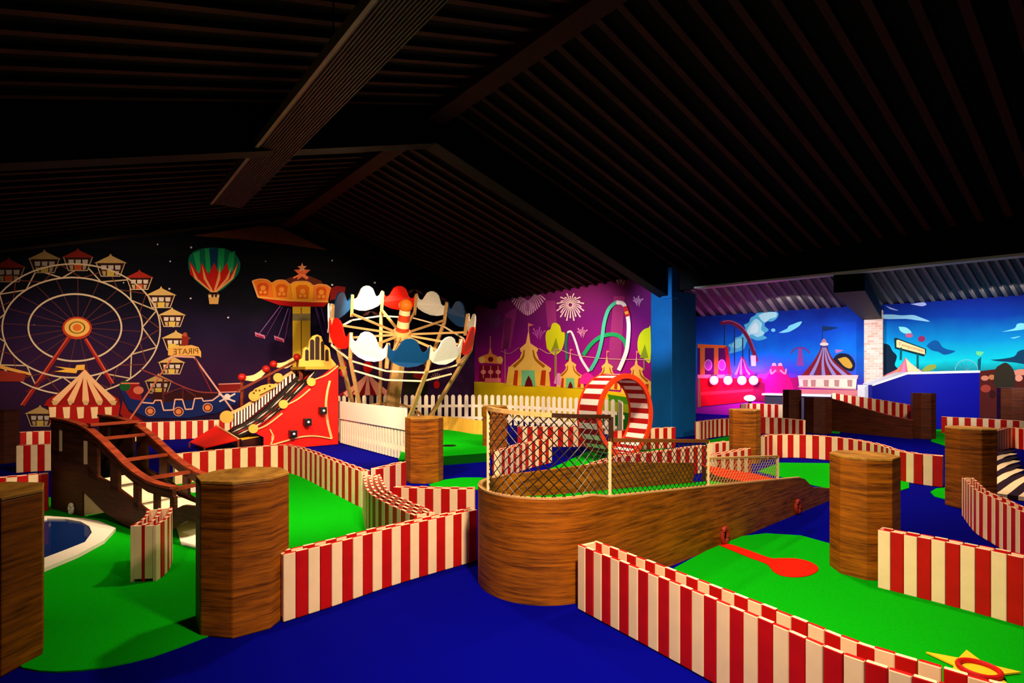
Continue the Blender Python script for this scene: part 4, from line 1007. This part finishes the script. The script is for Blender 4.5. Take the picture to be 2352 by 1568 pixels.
for (xs, xt, yt, xb, yb) in ((0, 644, 702, 590, 768), (0, 662, 708, 634, 776)):
    e = El(GW, .047); e.line([(xt, yt), (xb + 4, yb)], 1.8, (150, 90, 170)); e.line([(xt + 5, yt + 2), (xb + 20, yb + 6)], 1.8, (110, 50, 120)); e.poly([(xb - 5, yb - 6), (xb + 18, yb + 2), (xb + 19, yb + 10), (xb - 3, yb + 4)], (226, 130, 170)); e.poly([(xb - 2, yb - 1), (xb + 16, yb + 5), (xb + 15, yb + 9), (xb - 1, yb + 4)], (170, 40, 80)); e.build('swing_seat', o_c)
e = El(GW, .047); e.line([(724, 706), (742, 770)], 1.8, (90, 50, 130)); e.line([(738, 706), (750, 760)], 1.8, (90, 50, 130)); e.line([(726, 706), (746, 768)], 1.2, (90, 50, 130)); e.build('swing_chains', o_c)
# tent, tree and lights seen behind the ride
e = El(GW, .03)
e.poly([(776, 908), (800, 890), (825, 875), (845, 856), (866, 880), (886, 896), (905, 908)], (130, 16, 18)).up()
for bx in (793, 816, 844, 872, 892): e.curve([(845, 858), (845 + (bx - 845) * .4, 880), (bx, 907)], 2, (236, 150, 130), 13)
e.ell(845, 843, 11, 13, (196, 16, 16)); e.build('painted_red_tent', mg)
for bx, by, rx_, ry_, bc in ((787, 836, 9, 9, (150, 26, 18)), (789, 856, 9, 10, (190, 16, 16)), (1003, 883, 7, 9, (190, 20, 20)), (1066, 716, 5, 6, (150, 96, 70))): El(GW, .03).ell(bx, by, rx_, ry_, bc).build('painted_lantern', mg)
e = El(GW, .03); e.poly(blob([(925, 905), (930, 870), (950, 850), (975, 868), (980, 905)]), (30, 26, 12)); e.up().ell(965, 862, 16, 8, (130, 22, 22))
e.build('painted_tree', mg)
for fx, fy in ((952, 672), (1010, 690), (852, 722)):
    e = El(GW, .03)
    for k in range(9):
        a = math.radians(-170 + 20 * k); e.line([(fx + 6 * math.cos(a), fy + 6 * math.sin(a)), (fx + 20 * math.cos(a), fy + 13 * math.sin(a) + 6)], 1.6, (150, 90, 84))
    e.build('painted_firework', mg)
e = El(GW, .03)
for k in range(6):
    a = math.radians(-150 + 24 * k); e.line([(1002 + 3 * math.cos(a), 872 + 3 * math.sin(a)), (1002 + 14 * math.cos(a), 872 + 16 * math.sin(a))], 1.4, (210, 160, 130))
e.build('painted_firework', mg)

# ---------------------------------------------------------------- plum mural on the side wall
MW = (K, Uu); 
mp_ = thing('fairground_mural', (.8, 16.5, 0), 'plum fairground mural with yellow tents and fireworks, left of the blue column', 'mural')
NU = -Vv
mb = MB(); mb.prism([hall(SK - .02, 11.17, 0) + NU * .004, hall(7.85, 11.17, 0) + NU * .004, hall(7.85, 11.17, 3.98) + NU * .004, hall(SK - .02, 11.17, 3.98) + NU * .004], NU * .004); mb.build('painted_plum_sky', PLUM, mp_)
e = El(MW)
for q_ in ([(1188, 705), (1172, 800), (1150, 800), (1160, 720)], [(1252, 690), (1275, 690), (1280, 760), (1258, 750)], [(1410, 680), (1435, 680), (1425, 850), (1394, 850)], [(1160, 730), (1176, 730), (1168, 800), (1155, 800)]): El(MW).poly(q_, (150, 44, 110)).build('painted_light_beam', mp_)
e = El(MW, .016)
e.poly([(1088, 876), (1140, 878), (1200, 882), (1300, 890), (1360, 894), (1420, 900), (1495, 908), (1495, 1000), (1088, 960)], (232, 196, 10)).up(); e.poly([(1340, 925), (1400, 915), (1495, 935), (1495, 1010), (1340, 985)], (130, 150, 10)).up(); e.poly([(1340, 955), (1420, 945), (1495, 955), (1495, 1010), (1340, 990)], (20, 84, 14)); e.poly([(1395, 905), (1440, 912), (1450, 930), (1400, 920)], (60, 130, 10)); e.build('painted_hill', mp_)
def mtent(x, y, s_, lab):
    e = El(MW, .022); q = lambda a, b: (x + a * s_, y + b * s_)
    e.poly([q(-52, 0), q(-46, -42), q(46, -40), q(50, 4)], (252, 196, 66)); e.poly([q(-46, -40), q(-20, -62), q(-12, -86), q(14, -86), q(24, -58), q(52, -38), q(50, -30), q(-46, -34)], (248, 196, 84)); e.poly([q(-20, -84), q(-6, -96), q(0, -128), q(4, -96), q(22, -84), q(20, -76), q(-18, -76)], (250, 190, 90)).up()
    for a, b in ((-36, -26), (26, 38)): e.poly([q(a, 0), q(a + 4, -34), q(b + 2, -34), q(b, 2)], (196, 60, 14))
    e.curve([q(-10, -80), q(-14, -62), q(-34, -42)], 3 * s_, (170, 96, 14), 7 * s_); e.curve([q(10, -80), q(16, -60), q(36, -42)], 3 * s_, (170, 96, 14), 7 * s_)
    e.poly([q(-16, 2), q(-16, -34), q(14, -34), q(16, 3)], (120, 200, 130)).up(); e.poly([q(-9, 3), q(-6, -10), q(0, -22), q(7, -10), q(10, 3)], (110, 14, 20)); e.line([q(0, -122), q(0, -142)], 1.6, (240, 150, 110)); e.poly([q(0, -142), q(12, -138), q(0, -134)], (230, 110, 110))
    return e.build('painted_tent', mp_, lab)
mtent(1214, 884, 1.0, 'large yellow painted tent'); mtent(1310, 889, .62, 'small yellow painted tent'); mtent(1394, 893, .62, 'pale tent behind the loop'); mtent(1462, 905, .7, 'pale tent by the column')
e = El(MW, .022); e.poly([(1100, 832), (1098, 822), (1110, 816), (1122, 812), (1126, 795), (1130, 812), (1142, 818), (1154, 822), (1153, 836)], (240, 140, 60)).up(); e.ell(1107, 826, 7, 8, (250, 190, 90)); e.ell(1148, 826, 7, 8, (250, 190, 90)); e.ell(1127, 825, 6, 6, (110, 20, 30)); e.line([(1126, 796), (1126, 772)], 2, (220, 120, 90)); e.poly([(1102, 838), (1152, 838), (1150, 878), (1100, 874)], (130, 12, 40)); e.up()
for x in (1110, 1127, 1144): e.ell(x, 854, 6, 5, (236, 130, 130)); e.line([(x, 840), (x, 868)], 1.3, (240, 170, 110))
e.poly([(1114, 868), (1150, 868), (1150, 878), (1114, 878)], (240, 120, 110)); e.build('painted_carousel', mp_)
for lab, pts in (('left tree', [(1256, 800), (1253, 775), (1256, 760), (1264, 756), (1268, 744), (1276, 741), (1286, 748), (1290, 762), (1297, 764), (1296, 785), (1288, 806), (1272, 815)]), ('right tree', [(1466, 810), (1464, 790), (1468, 770), (1478, 757), (1490, 752), (1494, 752), (1494, 830), (1480, 824)])):
    e = El(MW, .02); e.poly(blob(pts, 3), (206, 206, 20)).up(); x0 = sum(p[0] for p in pts) / len(pts); y0 = max(p[1] for p in pts); e.poly([(x0 - 10, y0 - 8), (x0 + 2, y0 - 40), (x0 + 10, y0 - 8)], (130, 150, 20)); e.line([(x0, y0 - 20), (x0, y0 + 60 if lab == 'left tree' else y0 + 20)], 3, (150, 130, 60)); e.build('painted_tree', mp_, lab)
for (fx, fy, R_, n_, c) in ((1212, 682, 40, 22, (236, 170, 200)), (1310, 700, 28, 24, (244, 200, 190)), (1424, 652, 26, 9, (220, 150, 150)), (1464, 698, 14, 6, (230, 140, 190)), (1136, 755, 26, 8, (110, 60, 110)), (1236, 775, 18, 6, (190, 80, 160)), (1336, 770, 14, 6, (220, 130, 170))):
    e = El(MW, .026)
    if R_ == 40:
        for k in range(-9, 10):
            u = k / 9; v = 1 - abs(u) ** 1.5
            e.curve([(fx + R_ * u * .35, fy - 6 + 14 * v), (fx + R_ * u * .75, fy - 6 + 20 * v + 3), (fx + R_ * u, fy + 6 + 36 * v)], 1.0, c, 3.0, 3)
        for k in range(-3, 4): e.line([(fx + k * 4.2, fy + 8), (fx + k * 5, fy + 32 - abs(k) * 2)], 2.6, (200, 120, 170))
    elif n_ > 12:
        for k in range(n_):
            a = 2 * math.pi * k / n_; c0_, s0_ = math.cos(a), math.sin(a); q_ = .9 + .25 * (k % 2)
            e.curve([(fx + R_ * .16 * c0_, fy + R_ * .16 * s0_), (fx + R_ * .6 * c0_, fy + R_ * .6 * s0_ - 1), (fx + R_ * q_ * c0_, fy + R_ * q_ * s0_ + 5)], 1.0, c, 3.2, 3)
    else:
        for k in range(n_):
            a = math.radians(-140 + 100 * k / (n_ - 1)); q_ = 1 + .35 * (k % 2)
            e.curve([(fx + R_ * .3 * math.cos(a), fy + R_ * .3 * math.sin(a) + (k % 3) * 4), (fx + R_ * .7 * math.cos(a), fy + R_ * .8 * math.sin(a)), (fx + R_ * .9 * q_ * math.cos(a), fy + R_ * q_ * math.sin(a))], 1.2, c, 3.2, 3)
    e.build('painted_firework', mp_)
e = El(MW, .03)
GRN = (30, 160, 90)
e.curve([(1302, 826), (1300, 790), (1303, 765)], 5, (20, 120, 90)); e.curve([(1303, 763), (1312, 762), (1322, 785), (1334, 822), (1353, 853)], 4, (226, 226, 220), 6); e.curve([(1340, 815), (1358, 790), (1382, 772), (1412, 768), (1432, 780), (1440, 800)], 9, GRN); e.curve([(1356, 850), (1372, 820), (1382, 780), (1388, 740), (1398, 710), (1414, 695), (1424, 695)], 8, (70, 190, 150)); e.up().curve([(1416, 694), (1432, 698), (1440, 720), (1444, 750), (1440, 800), (1430, 830), (1421, 850)], 9, (240, 232, 226)); e.up().poly([(1431, 704), (1440, 702), (1448, 724), (1437, 728)], (206, 40, 50)); e.poly([(1434, 716), (1442, 714), (1444, 720), (1436, 722)], (250, 170, 60))
e.build('painted_roller_coaster', mp_)
e = El(MW, .034); El(MW, .034).curve([(1150, 806), (1170, 812), (1192, 798)], 1.6, (190, 110, 140)).build('painted_bunting', mp_); e.curve([(1238, 800), (1262, 812), (1280, 802), (1310, 812), (1340, 818), (1400, 824), (1494, 826)], 1.6, (226, 150, 150)); 
e.build('painted_bunting', mp_)
for x in (1160, 1278): El(MW, .03).line([(x, 802), (x, 880)], 1.6, (190, 120, 110)).build('painted_pole', mp_)
El(MW, .024).poly(blob([(1330, 880), (1336, 862), (1350, 856), (1364, 866), (1370, 884)], 3), (240, 40, 150)).build('painted_bush', mp_); El(MW, .024).poly(blob([(1272, 880), (1278, 860), (1286, 858), (1288, 884)], 3), (240, 150, 190)).build('painted_bush', mp_)

# ---------------------------------------------------------------- annexe murals
AW = (A_FAR, D_FAR); nA = Vector((D_FAR.y, -D_FAR.x, 0)); nA = nA if nA.y < 0 else -nA
def panelpoly(x0, x1, m, name, parent):
    a, b = VP(*AW, x0, 900), VP(*AW, x1, 900); a.z = b.z = .0
    mb = MB(); mb.prism([a + nA * .004, b + nA * .004, b + nA * .004 + Vector((0, 0, 3.7)), a + nA * .004 + Vector((0, 0, 3.7))], nA * .004); mb.build(name, m, parent)
SKY1 = gradient('blue_mural_sky', [(0, (120, 20, 110)), (.28, (150, 16, 150)), (.40, (60, 60, 190)), (.6, (10, 110, 215)), (.78, (14, 70, 190)), (1, (12, 34, 130))], 'Z', 0, 3.7, .22)
SKY2 = gradient('teal_mural_sky', [(0, (40, 30, 60)), (.34, (20, 120, 130)), (.44, (10, 210, 216)), (.62, (4, 140, 200)), (.8, (6, 60, 160)), (1, (16, 20, 130))], 'Z', 0, 3.7, .08)
m1 = thing('fairground_mural', VP(*AW, 1790, 960), 'bright blue sky mural with striped big top, left of the brick pillar', 'mural')
panelpoly(1560, 1986, SKY1, 'painted_blue_sky', m1)
e = El(AW)
e.poly(blob([(1674, 812), (1678, 800), (1672, 792), (1684, 786), (1688, 776), (1700, 772), (1706, 764), (1712, 754), (1709, 746), (1720, 740), (1724, 730), (1734, 724), (1742, 718), (1784, 716), (1786, 728), (1774, 738), (1760, 738), (1756, 748), (1766, 758), (1752, 768), (1762, 776), (1740, 782), (1722, 776), (1714, 788), (1708, 802), (1692, 808)], 3), (84, 176, 214)).up()
e.poly(blob([(1716, 772), (1716, 758), (1724, 744), (1736, 732), (1750, 742), (1748, 756), (1756, 766), (1740, 774), (1728, 768)], 3), (176, 226, 236)); e.poly(blob([(1742, 724), (1756, 718), (1782, 717), (1782, 728), (1768, 732), (1758, 740), (1748, 734)], 3), (186, 230, 238)); e.poly(blob([(1680, 796), (1690, 780), (1704, 778), (1704, 792), (1694, 800)], 3), (140, 208, 224)).up()
e.poly(blob([(1722, 764), (1726, 750), (1736, 740), (1742, 752), (1738, 764)], 3), (220, 240, 244)); e.build('painted_cloud', m1)
El(AW).poly(blob([(1788, 764), (1800, 758), (1808, 754), (1812, 748), (1822, 744), (1832, 740), (1842, 738), (1836, 748), (1824, 756), (1812, 762), (1800, 764)], 3), (130, 216, 236)).build('painted_cloud', m1)
El(AW).ell(1776, 758, 5, 4, (120, 206, 230)).build('painted_cloud', m1)

e = El(AW, .016); e.curve([(1655, 742), (1676, 740), (1700, 752), (1718, 775), (1730, 805), (1738, 830)], 9, (110, 24, 60)); e.curve([(1660, 738), (1680, 737), (1704, 750), (1722, 775), (1734, 805)], 2, (190, 70, 110)); 
for x, y0 in ((1664, 745), (1687, 752), (1706, 775), (1721, 800)): e.line([(x, y0), (x, 840)], 2.4, (30, 40, 90))
e.build('painted_roller_coaster', m1)
e = El(AW, .022); e.poly([(1832, 866), (1860, 850), (1880, 820), (1886, 792), (1900, 792), (1908, 820), (1930, 845), (1962, 864), (1968, 870), (1834, 870)], (60, 50, 110)).up()
for xb in (1846, 1878, 1904, 1930, 1954): e.curve([(1893 + (xb - 1900) * .08, 798), (1893 + (xb - 1900) * .4, 832), (xb, 866)], 3, (128, 22, 36), 13)
for xb in (1862, 1892, 1918, 1944): e.curve([(1893 + (xb - 1900) * .08, 798), (1893 + (xb - 1900) * .4, 832), (xb, 864)], 2, (150, 130, 180), 9)
e.ell(1893, 790, 10, 4, (240, 200, 190)); e.poly([(1886, 786), (1890, 778), (1895, 778), (1899, 786)], (190, 120, 130)); e.line([(1889, 780), (1889, 748)], 1.6, (20, 50, 90)); e.poly([(1890, 748), (1926, 752), (1905, 758), (1890, 760)], (16, 44, 90))
e.poly([(1832, 862), (1972, 861), (1970, 870), (1834, 870)], (246, 190, 180)); e.poly([(1834, 870), (1968, 870), (1966, 892), (1836, 888)], (252, 220, 190)).up()
for x in (1844, 1862, 1892, 1916, 1946): e.poly([(x, 872), (x + 12, 872), (x + 11, 888), (x + 1, 887)], (190, 130, 120))
e.line([(1834, 888), (1966, 893)], 3, (236, 160, 150)); e.poly([(1836, 893), (1980, 896), (1980, 912), (1836, 908)], (214, 120, 120)); e.build('painted_big_top', m1)
e = El(AW, .018); e.poly(blob([(1912, 826), (1926, 812), (1950, 814), (1964, 834), (1958, 852), (1936, 846)], 3), (24, 24, 44)).up(); e.poly(blob([(1924, 824), (1944, 820), (1958, 838), (1952, 846), (1938, 840)], 3), (206, 150, 50)); e.build('painted_tree', m1)
El(AW, .02).poly([(1918, 802), (1938, 804), (1930, 808), (1920, 811)], (180, 110, 170)).build('painted_flag', m1)
El(AW, .02).ring(1838, 812, 20, 14, 3, (120, 40, 120), 20, 180, 360).up().poly([(1834, 800), (1842, 800), (1846, 840), (1830, 840)], (140, 60, 150)).build('painted_distant_ride', m1)

e = El(AW, .02); e.poly([(1688, 862), (1696, 845), (1702, 818), (1708, 818), (1718, 845), (1736, 862)], (150, 16, 90)).up(); e.curve([(1704, 820), (1702, 845), (1702, 860)], 2, (246, 130, 200), 6); e.curve([(1702, 825), (1696, 845), (1690, 860)], 1.5, (246, 130, 200), 5); e.curve([(1707, 825), (1714, 848), (1722, 860)], 1.5, (246, 130, 200), 5); e.build('painted_small_tent', m1)
e = El(AW, .02); e.poly([(1724, 816), (1736, 816), (1736, 840), (1726, 840)], (246, 200, 190)); e.build('painted_coaster_car', m1)
e = El(AW, .02); e.poly(blob([(1752, 905), (1760, 870), (1772, 852), (1786, 848), (1802, 852), (1814, 870), (1820, 905)], 3), (190, 10, 100)).up(); e.ell(1778, 838, 5, 5, (244, 170, 160)); e.ell(1792, 838, 5, 5, (244, 170, 160)); e.poly([(1772, 840), (1798, 840), (1804, 856), (1766, 856)], (220, 40, 90)).up(); e.curve([(1770, 848), (1772, 858), (1782, 850)], 3.5, (246, 150, 160)); e.curve([(1806, 847), (1803, 858), (1792, 850)], 3.5, (246, 150, 160)); e.build('painted_teacup_ride', m1)
e = El(AW, .019); e.poly([(1736, 872), (1834, 866), (1834, 908), (1736, 912)], (150, 8, 96)); e.build('painted_pink_haze', m1)

e = El(AW, .026); e.poly([(1602, 790), (1668, 794), (1672, 862), (1602, 862)], (90, 14, 90)).up(); e.poly([(1602, 790), (1668, 793), (1668, 799), (1602, 799)], (236, 96, 40)); e.poly([(1608, 796), (1619, 796), (1619, 860), (1608, 860)], (232, 104, 50)); e.poly([(1640, 796), (1650, 796), (1650, 860), (1640, 860)], (232, 104, 50)); e.poly([(1664, 796), (1672, 796), (1680, 860), (1672, 860)], (200, 20, 40))
for x in (1627, 1658): e.ell(x, 838, 8, 13, (180, 60, 180)); e.ring(x, 838, 8, 12, 2, (230, 130, 210), 20)
e.poly([(1602, 860), (1680, 860), (1680, 868), (1602, 868)], (246, 130, 150)); e.poly([(1602, 868), (1750, 868), (1752, 918), (1602, 934)], (206, 6, 30)).up(); e.poly([(1610, 900), (1745, 892), (1745, 897), (1610, 908)], (240, 40, 50)); e.poly([(1602, 868), (1608, 868), (1610, 934), (1602, 936)], (150, 90, 70)); e.poly([(1730, 870), (1756, 880), (1756, 922), (1730, 920)], (90, 6, 40)); e.build('painted_booth', m1)
m2 = thing('fairground_mural', VP(*AW, 2200, 960), 'teal sunset sky mural with billboard and tent, right of the brick pillar', 'mural')
panelpoly(2030, 2520, SKY2, 'painted_teal_sky', m2)
e = El(AW)
for pts, c in (([(2030, 722), (2050, 722), (2072, 724), (2096, 723), (2110, 727), (2136, 738), (2112, 736), (2080, 732), (2030, 732)], (150, 210, 236)), ([(2034, 702), (2046, 706), (2064, 713), (2046, 710)], (170, 180, 240)), ([(2092, 698), (2120, 694), (2128, 699), (2118, 703), (2100, 700)], (190, 200, 250)), ([(2064, 750), (2082, 752), (2094, 764), (2080, 766), (2068, 760)], (140, 220, 220)), ([(2300, 762), (2330, 754), (2336, 744), (2350, 742), (2362, 748), (2352, 756), (2320, 760)], (130, 220, 236)), ([(2320, 776), (2340, 772), (2344, 772), (2330, 777)], (120, 210, 226))): El(AW).poly(blob(pts, 3), c).build('painted_cloud', m2)
El(AW, .014).poly(blob([(2128, 794), (2136, 786), (2146, 781), (2156, 784), (2164, 796), (2176, 802), (2194, 806), (2182, 812), (2168, 814), (2156, 808), (2140, 804)], 3), (8, 84, 150)).build('painted_dark_cloud', m2)
El(AW, .014).poly(blob([(2028, 788), (2042, 792), (2050, 806), (2060, 818), (2055, 838), (2062, 850), (2028, 862)], 3), (6, 30, 50)).build('painted_tree', m2)
El(AW, .014).poly(blob([(2274, 826), (2300, 824), (2330, 818), (2344, 804), (2400, 800), (2400, 840), (2330, 832), (2290, 829)], 3), (10, 60, 90)).build('painted_dark_cloud', m2)
e = El(AW, .016); e.poly([(2250, 852), (2300, 846), (2330, 856), (2352, 846), (2420, 846), (2420, 960), (2250, 960)], (86, 26, 20)).up()
for x, y, rx, ry, c in ((2262, 868, 9, 6, (220, 130, 100)), (2278, 866, 8, 6, (200, 120, 70)), (2288, 878, 6, 8, (230, 190, 130)), (2264, 892, 12, 9, (170, 60, 44)), (2300, 884, 7, 5, (150, 70, 50)), (2280, 905, 8, 10, (60, 16, 16)), (2330, 900, 10, 12, (50, 18, 14)), (2340, 868, 9, 8, (240, 150, 120))): e.ell(x, y, rx, ry, c, 12)
e.poly([(2322, 854), (2338, 848), (2400, 846), (2400, 860), (2322, 862)], (230, 140, 110)); e.build('painted_stall', m2)
El(AW, .022).poly(blob([(2282, 880), (2286, 848), (2300, 836), (2312, 833), (2326, 846), (2332, 868), (2326, 900), (2300, 908)], 3), (50, 40, 26)).build('painted_tree', m2)
El(AW, .016).poly(blob([(2116, 852), (2128, 840), (2146, 836), (2150, 844), (2134, 852)], 3), (150, 170, 70)).build('painted_hill', m2)
e = El(AW, .016); e.ring(2220, 850, 26, 24, 2, (120, 200, 200), 24, 180, 360); 
for k in range(5): e.line([(2220, 850), (2220 + 25 * math.cos(math.pi * (k + 1) / 6), 850 - 23 * math.sin(math.pi * (k + 1) / 6))], 1, (90, 170, 180))
e.build('painted_ferris_wheel', m2)
El(AW, .018).poly([(2242, 806), (2260, 808), (2252, 818), (2242, 814)], (110, 220, 140)).up().poly([(2246, 826), (2254, 818), (2252, 850), (2246, 850)], (10, 90, 110)).build('painted_palm', m2)

e = El(AW, .03); e.poly([(2054, 776), (2060, 776), (2127, 801), (2127, 812), (2122, 818), (2056, 800)], (10, 40, 44)).up(); e.poly([(2059, 781), (2063, 780), (2124, 802), (2125, 814), (2059, 797)], (246, 214, 150)); e.line([(2070, 798), (2069, 826)], 4, (10, 80, 90)); e.line([(2108, 812), (2108, 846)], 4, (10, 90, 90)); o_bb = e.build('painted_billboard', m2)
e = El(AW, .026); e.poly([(2030, 862), (2060, 848), (2072, 834), (2080, 820), (2092, 834), (2118, 852), (2110, 864), (2030, 872)], (226, 110, 120)).up(); e.poly([(2080, 822), (2092, 834), (2118, 854), (2100, 860), (2086, 858)], (240, 216, 160)); e.poly([(2078, 824), (2080, 858), (2068, 860)], (240, 130, 170)); e.poly([(2070, 838), (2062, 862), (2040, 866), (2056, 852)], (226, 130, 90)); e.build('painted_tent', m2)

El(AW, .02).ell(2117, 778, 8, 7, (150, 40, 90)).build('painted_balloon', m2); El(AW, .02).ell(2088, 770, 9, 5, (190, 90, 130)).build('painted_balloon', m2)
# lettering
def letters(text, wall, a, b, hpx, c, off, name, parent, mirror=False):
    cu = bpy.data.curves.new(name, 'FONT'); cu.body = text; cu.size = 1; cu.align_x = 'CENTER'; cu.align_y = 'CENTER'
    tmp = bpy.data.objects.new(name + '_tmp', cu); COL.objects.link(tmp); dg = bpy.context.evaluated_depsgraph_get(); dg.update()
    me = bpy.data.meshes.new_from_object(tmp.evaluated_get(dg)); bpy.data.objects.remove(tmp); bpy.data.curves.remove(cu)
    xs = [v.co.x for v in me.vertices]; ys = [v.co.y for v in me.vertices]
    x0, x1, y0, y1 = min(xs), max(xs), min(ys), max(ys)
    A = VP(*wall, a[0], a[1], off); B = VP(*wall, b[0], b[1], off); up = (VP(*wall, a[0], a[1] - hpx, off) - A)
    offp = BASE.get(parent.name, Vector())
    for v in me.vertices:
        u = (v.co.x - x0) / (x1 - x0); w = (v.co.y - y0) / (y1 - y0)
        if mirror: u = 1 - u
        v.co = A.lerp(B, u) + up * w - offp
    me.materials.append(paintmat(c)); o = bpy.data.objects.new(name, me); COL.objects.link(o); o.parent = parent; return o
letters('PIRATE', GW, (398, 814), (455, 812), 13, (120, 66, 14), .0575, 'sign_lettering', o_b, True)
letters('Tampomen', AW, (2063, 794), (2121, 811), 9, (190, 110, 40), .033, 'sign_lettering', o_bb)

# ================================================================ pink floodlights along the annexe booth
PINKE = mat('pink_lamp_glow', (255, 160, 250), .4, .2, emit=(255, 110, 235), es=2.4)
for i, x in enumerate((1640, 1672, 1704, 1731)):
    p = VP(*AW, x, 872, .25)
    lab = ('leftmost', 'second from left', 'third from left', 'rightmost')[i]
    t = thing('floodlight', p, 'glowing pink lamp above the red booth, %s of four' % lab, 'lamp', 'pink lamps over the booth')
    mb = MB(); mb.sphere(p + Vector((0, 0, -.02)), .155, 0, 16, 1, 1, 1.1); mb.build('lamp_glass', PINKE, t, smooth=True)
    mb = MB(); mb.bar(p - nA * .21, p - nA * .17, .05); mb.build('bracket', BLACKM, t)
    mb = MB(); mb.tube([p + Vector((0, 0, .15)), p + Vector((0, 0, .18))], .11, 16); mb.build('lamp_cap', BLACKM, t)
p = XY(1722, 17.9); p.z = 0
t = thing('floor_lamp', p, 'small round glowing white lamp standing by the red booth', 'lamp')
mb = MB(); mb.tube([p, p + Vector((0, 0, .62))], .05, 10); mb.build('lamp_stem', BLACKM, t)
mb = MB(); mb.sphere(p + Vector((0, 0, .72)), .14, 0, 16, 1.3, 1, .7); mb.build('lamp_globe', mat('white_lamp_glow', (255, 225, 245), .4, .2, emit=(255, 225, 245), es=8), t, smooth=True)

# ================================================================ light
def spot(name, loc, to, power, size=100, blend=.6, col=(1, .86, .68), r=.12):
    l = bpy.data.lights.new(name, 'SPOT'); l.energy = power; l.spot_size = math.radians(size); l.spot_blend = blend; l.color = col; l.shadow_soft_size = r
    o = bpy.data.objects.new(name, l); COL.objects.link(o); o.location = loc
    o.rotation_euler = (Vector(to) - Vector(loc)).to_track_quat('-Z', 'Y').to_euler(); return o
def point(name, loc, power, col, r=.2):
    l = bpy.data.lights.new(name, 'POINT'); l.energy = power; l.color = col; l.shadow_soft_size = r
    o = bpy.data.objects.new(name, l); COL.objects.link(o); o.location = loc; return o
WARM = (1, .80, .58)
spot('hall_spot', (.55, 1.7, 3.2), (.8, 4.0, .1), 700, 108, .9, WARM)
spot('hall_spot', (-.9, 4.9, 4.2), (-1.0, 5.2, 0), 260, 115, .7, WARM)
spot('hall_spot', (2.4, 5.2, 4.2), (2.6, 5.8, 0), 300, 115, .7, WARM)
spot('hall_spot', (-2.0, 4.9, 3.7), (-3.2, 8.0, .1), 720, 100, .7, WARM)
spot('hall_spot', (1.6, 7.4, 4.4), (1.8, 8.4, 0), 420, 110, .7, WARM)
spot('hall_spot', (5.2, 7.4, 3.4), (5.2, 8.6, 0), 340, 115, .7, WARM)
spot('hall_spot', (-3.8, 7.6, 3.8), (-3.4, 11.2, .8), 900, 75, .7, WARM)
spot('hall_spot', (-.6, 7.6, 3.9), (-2.6, 12.0, 1.3), 900, 70, .7, WARM)
spot('hall_spot', (2.2, 8.2, 4.0), (2.0, 11.0, .5), 420, 100, .7, WARM)
spot('mural_spot', (.4, 12.6, 3.7), (1.8, 16.2, 1.2), 520, 100, .8, (1, .8, .74))
spot('mural_spot', (-6.4, 9.0, 2.9), (-8.8, 13.4, 1.2), 620, 95, .9, (1, .78, .55))
spot('mural_spot', (-2.8, 12.6, 3.6), (-5.8, 16.0, 2.0), 480, 85, .9, (1, .8, .5))
spot('annexe_spot', (7.0, 13.6, 3.2), (9.5, 18.6, 1.2), 980, 90, .9, (.9, .92, 1))
spot('annexe_spot', (11.2, 11.6, 3.2), (13.2, 16.0, 1.2), 860, 90, .9, (.9, .92, 1))
spot('annexe_spot', (8.4, 10.6, 3.0), (8.6, 12.4, 0), 260, 110, .8, WARM)
spot('column_spot', (.8, 10.6, 2.6), (3.6, 13.2, 2.8), 420, 40, .8, (.6, .8, 1))
spot('hall_spot', (-2.6, 2.6, 3.2), (-4.4, 5.8, .2), 130, 80, .9, WARM)  # added spot without a fixture, lightens the dark side of the bridge
spot('hall_spot', (6.2, 8.6, 3.2), (7.4, 9.4, 0), 220, 110, .8, WARM)  # added spot without a fixture, brightens the striped plank ramp

for x in (1640, 1672, 1704, 1731):
    spot('booth_glow', VP(*AW, x, 866, .7), VP(*AW, x + 24, 880, 0), 90, 150, .9, (1, .1, .8), .1)

w = bpy.data.worlds.new('World'); scene.world = w; w.use_nodes = True
w.node_tree.nodes['Background'].inputs[0].default_value = (.02, .012, .01, 1); w.node_tree.nodes['Background'].inputs[1].default_value = .05

# ================================================================ camera
cam = bpy.data.cameras.new('camera'); co = bpy.data.objects.new('camera', cam); COL.objects.link(co)
co.location = (0, 0, H); co.rotation_euler = (math.radians(90), 0, 0)
cam.sensor_width = 36; cam.lens = 36 * F / 2352; cam.shift_y = (HY - 784) / 2352; cam.clip_start = .05; cam.clip_end = 200
scene.camera = co
vs = scene.view_settings; vs.view_transform = 'Standard'; vs.look = 'None'; vs.gamma = 1; vs.exposure = 0.5; vs.use_curve_mapping = False
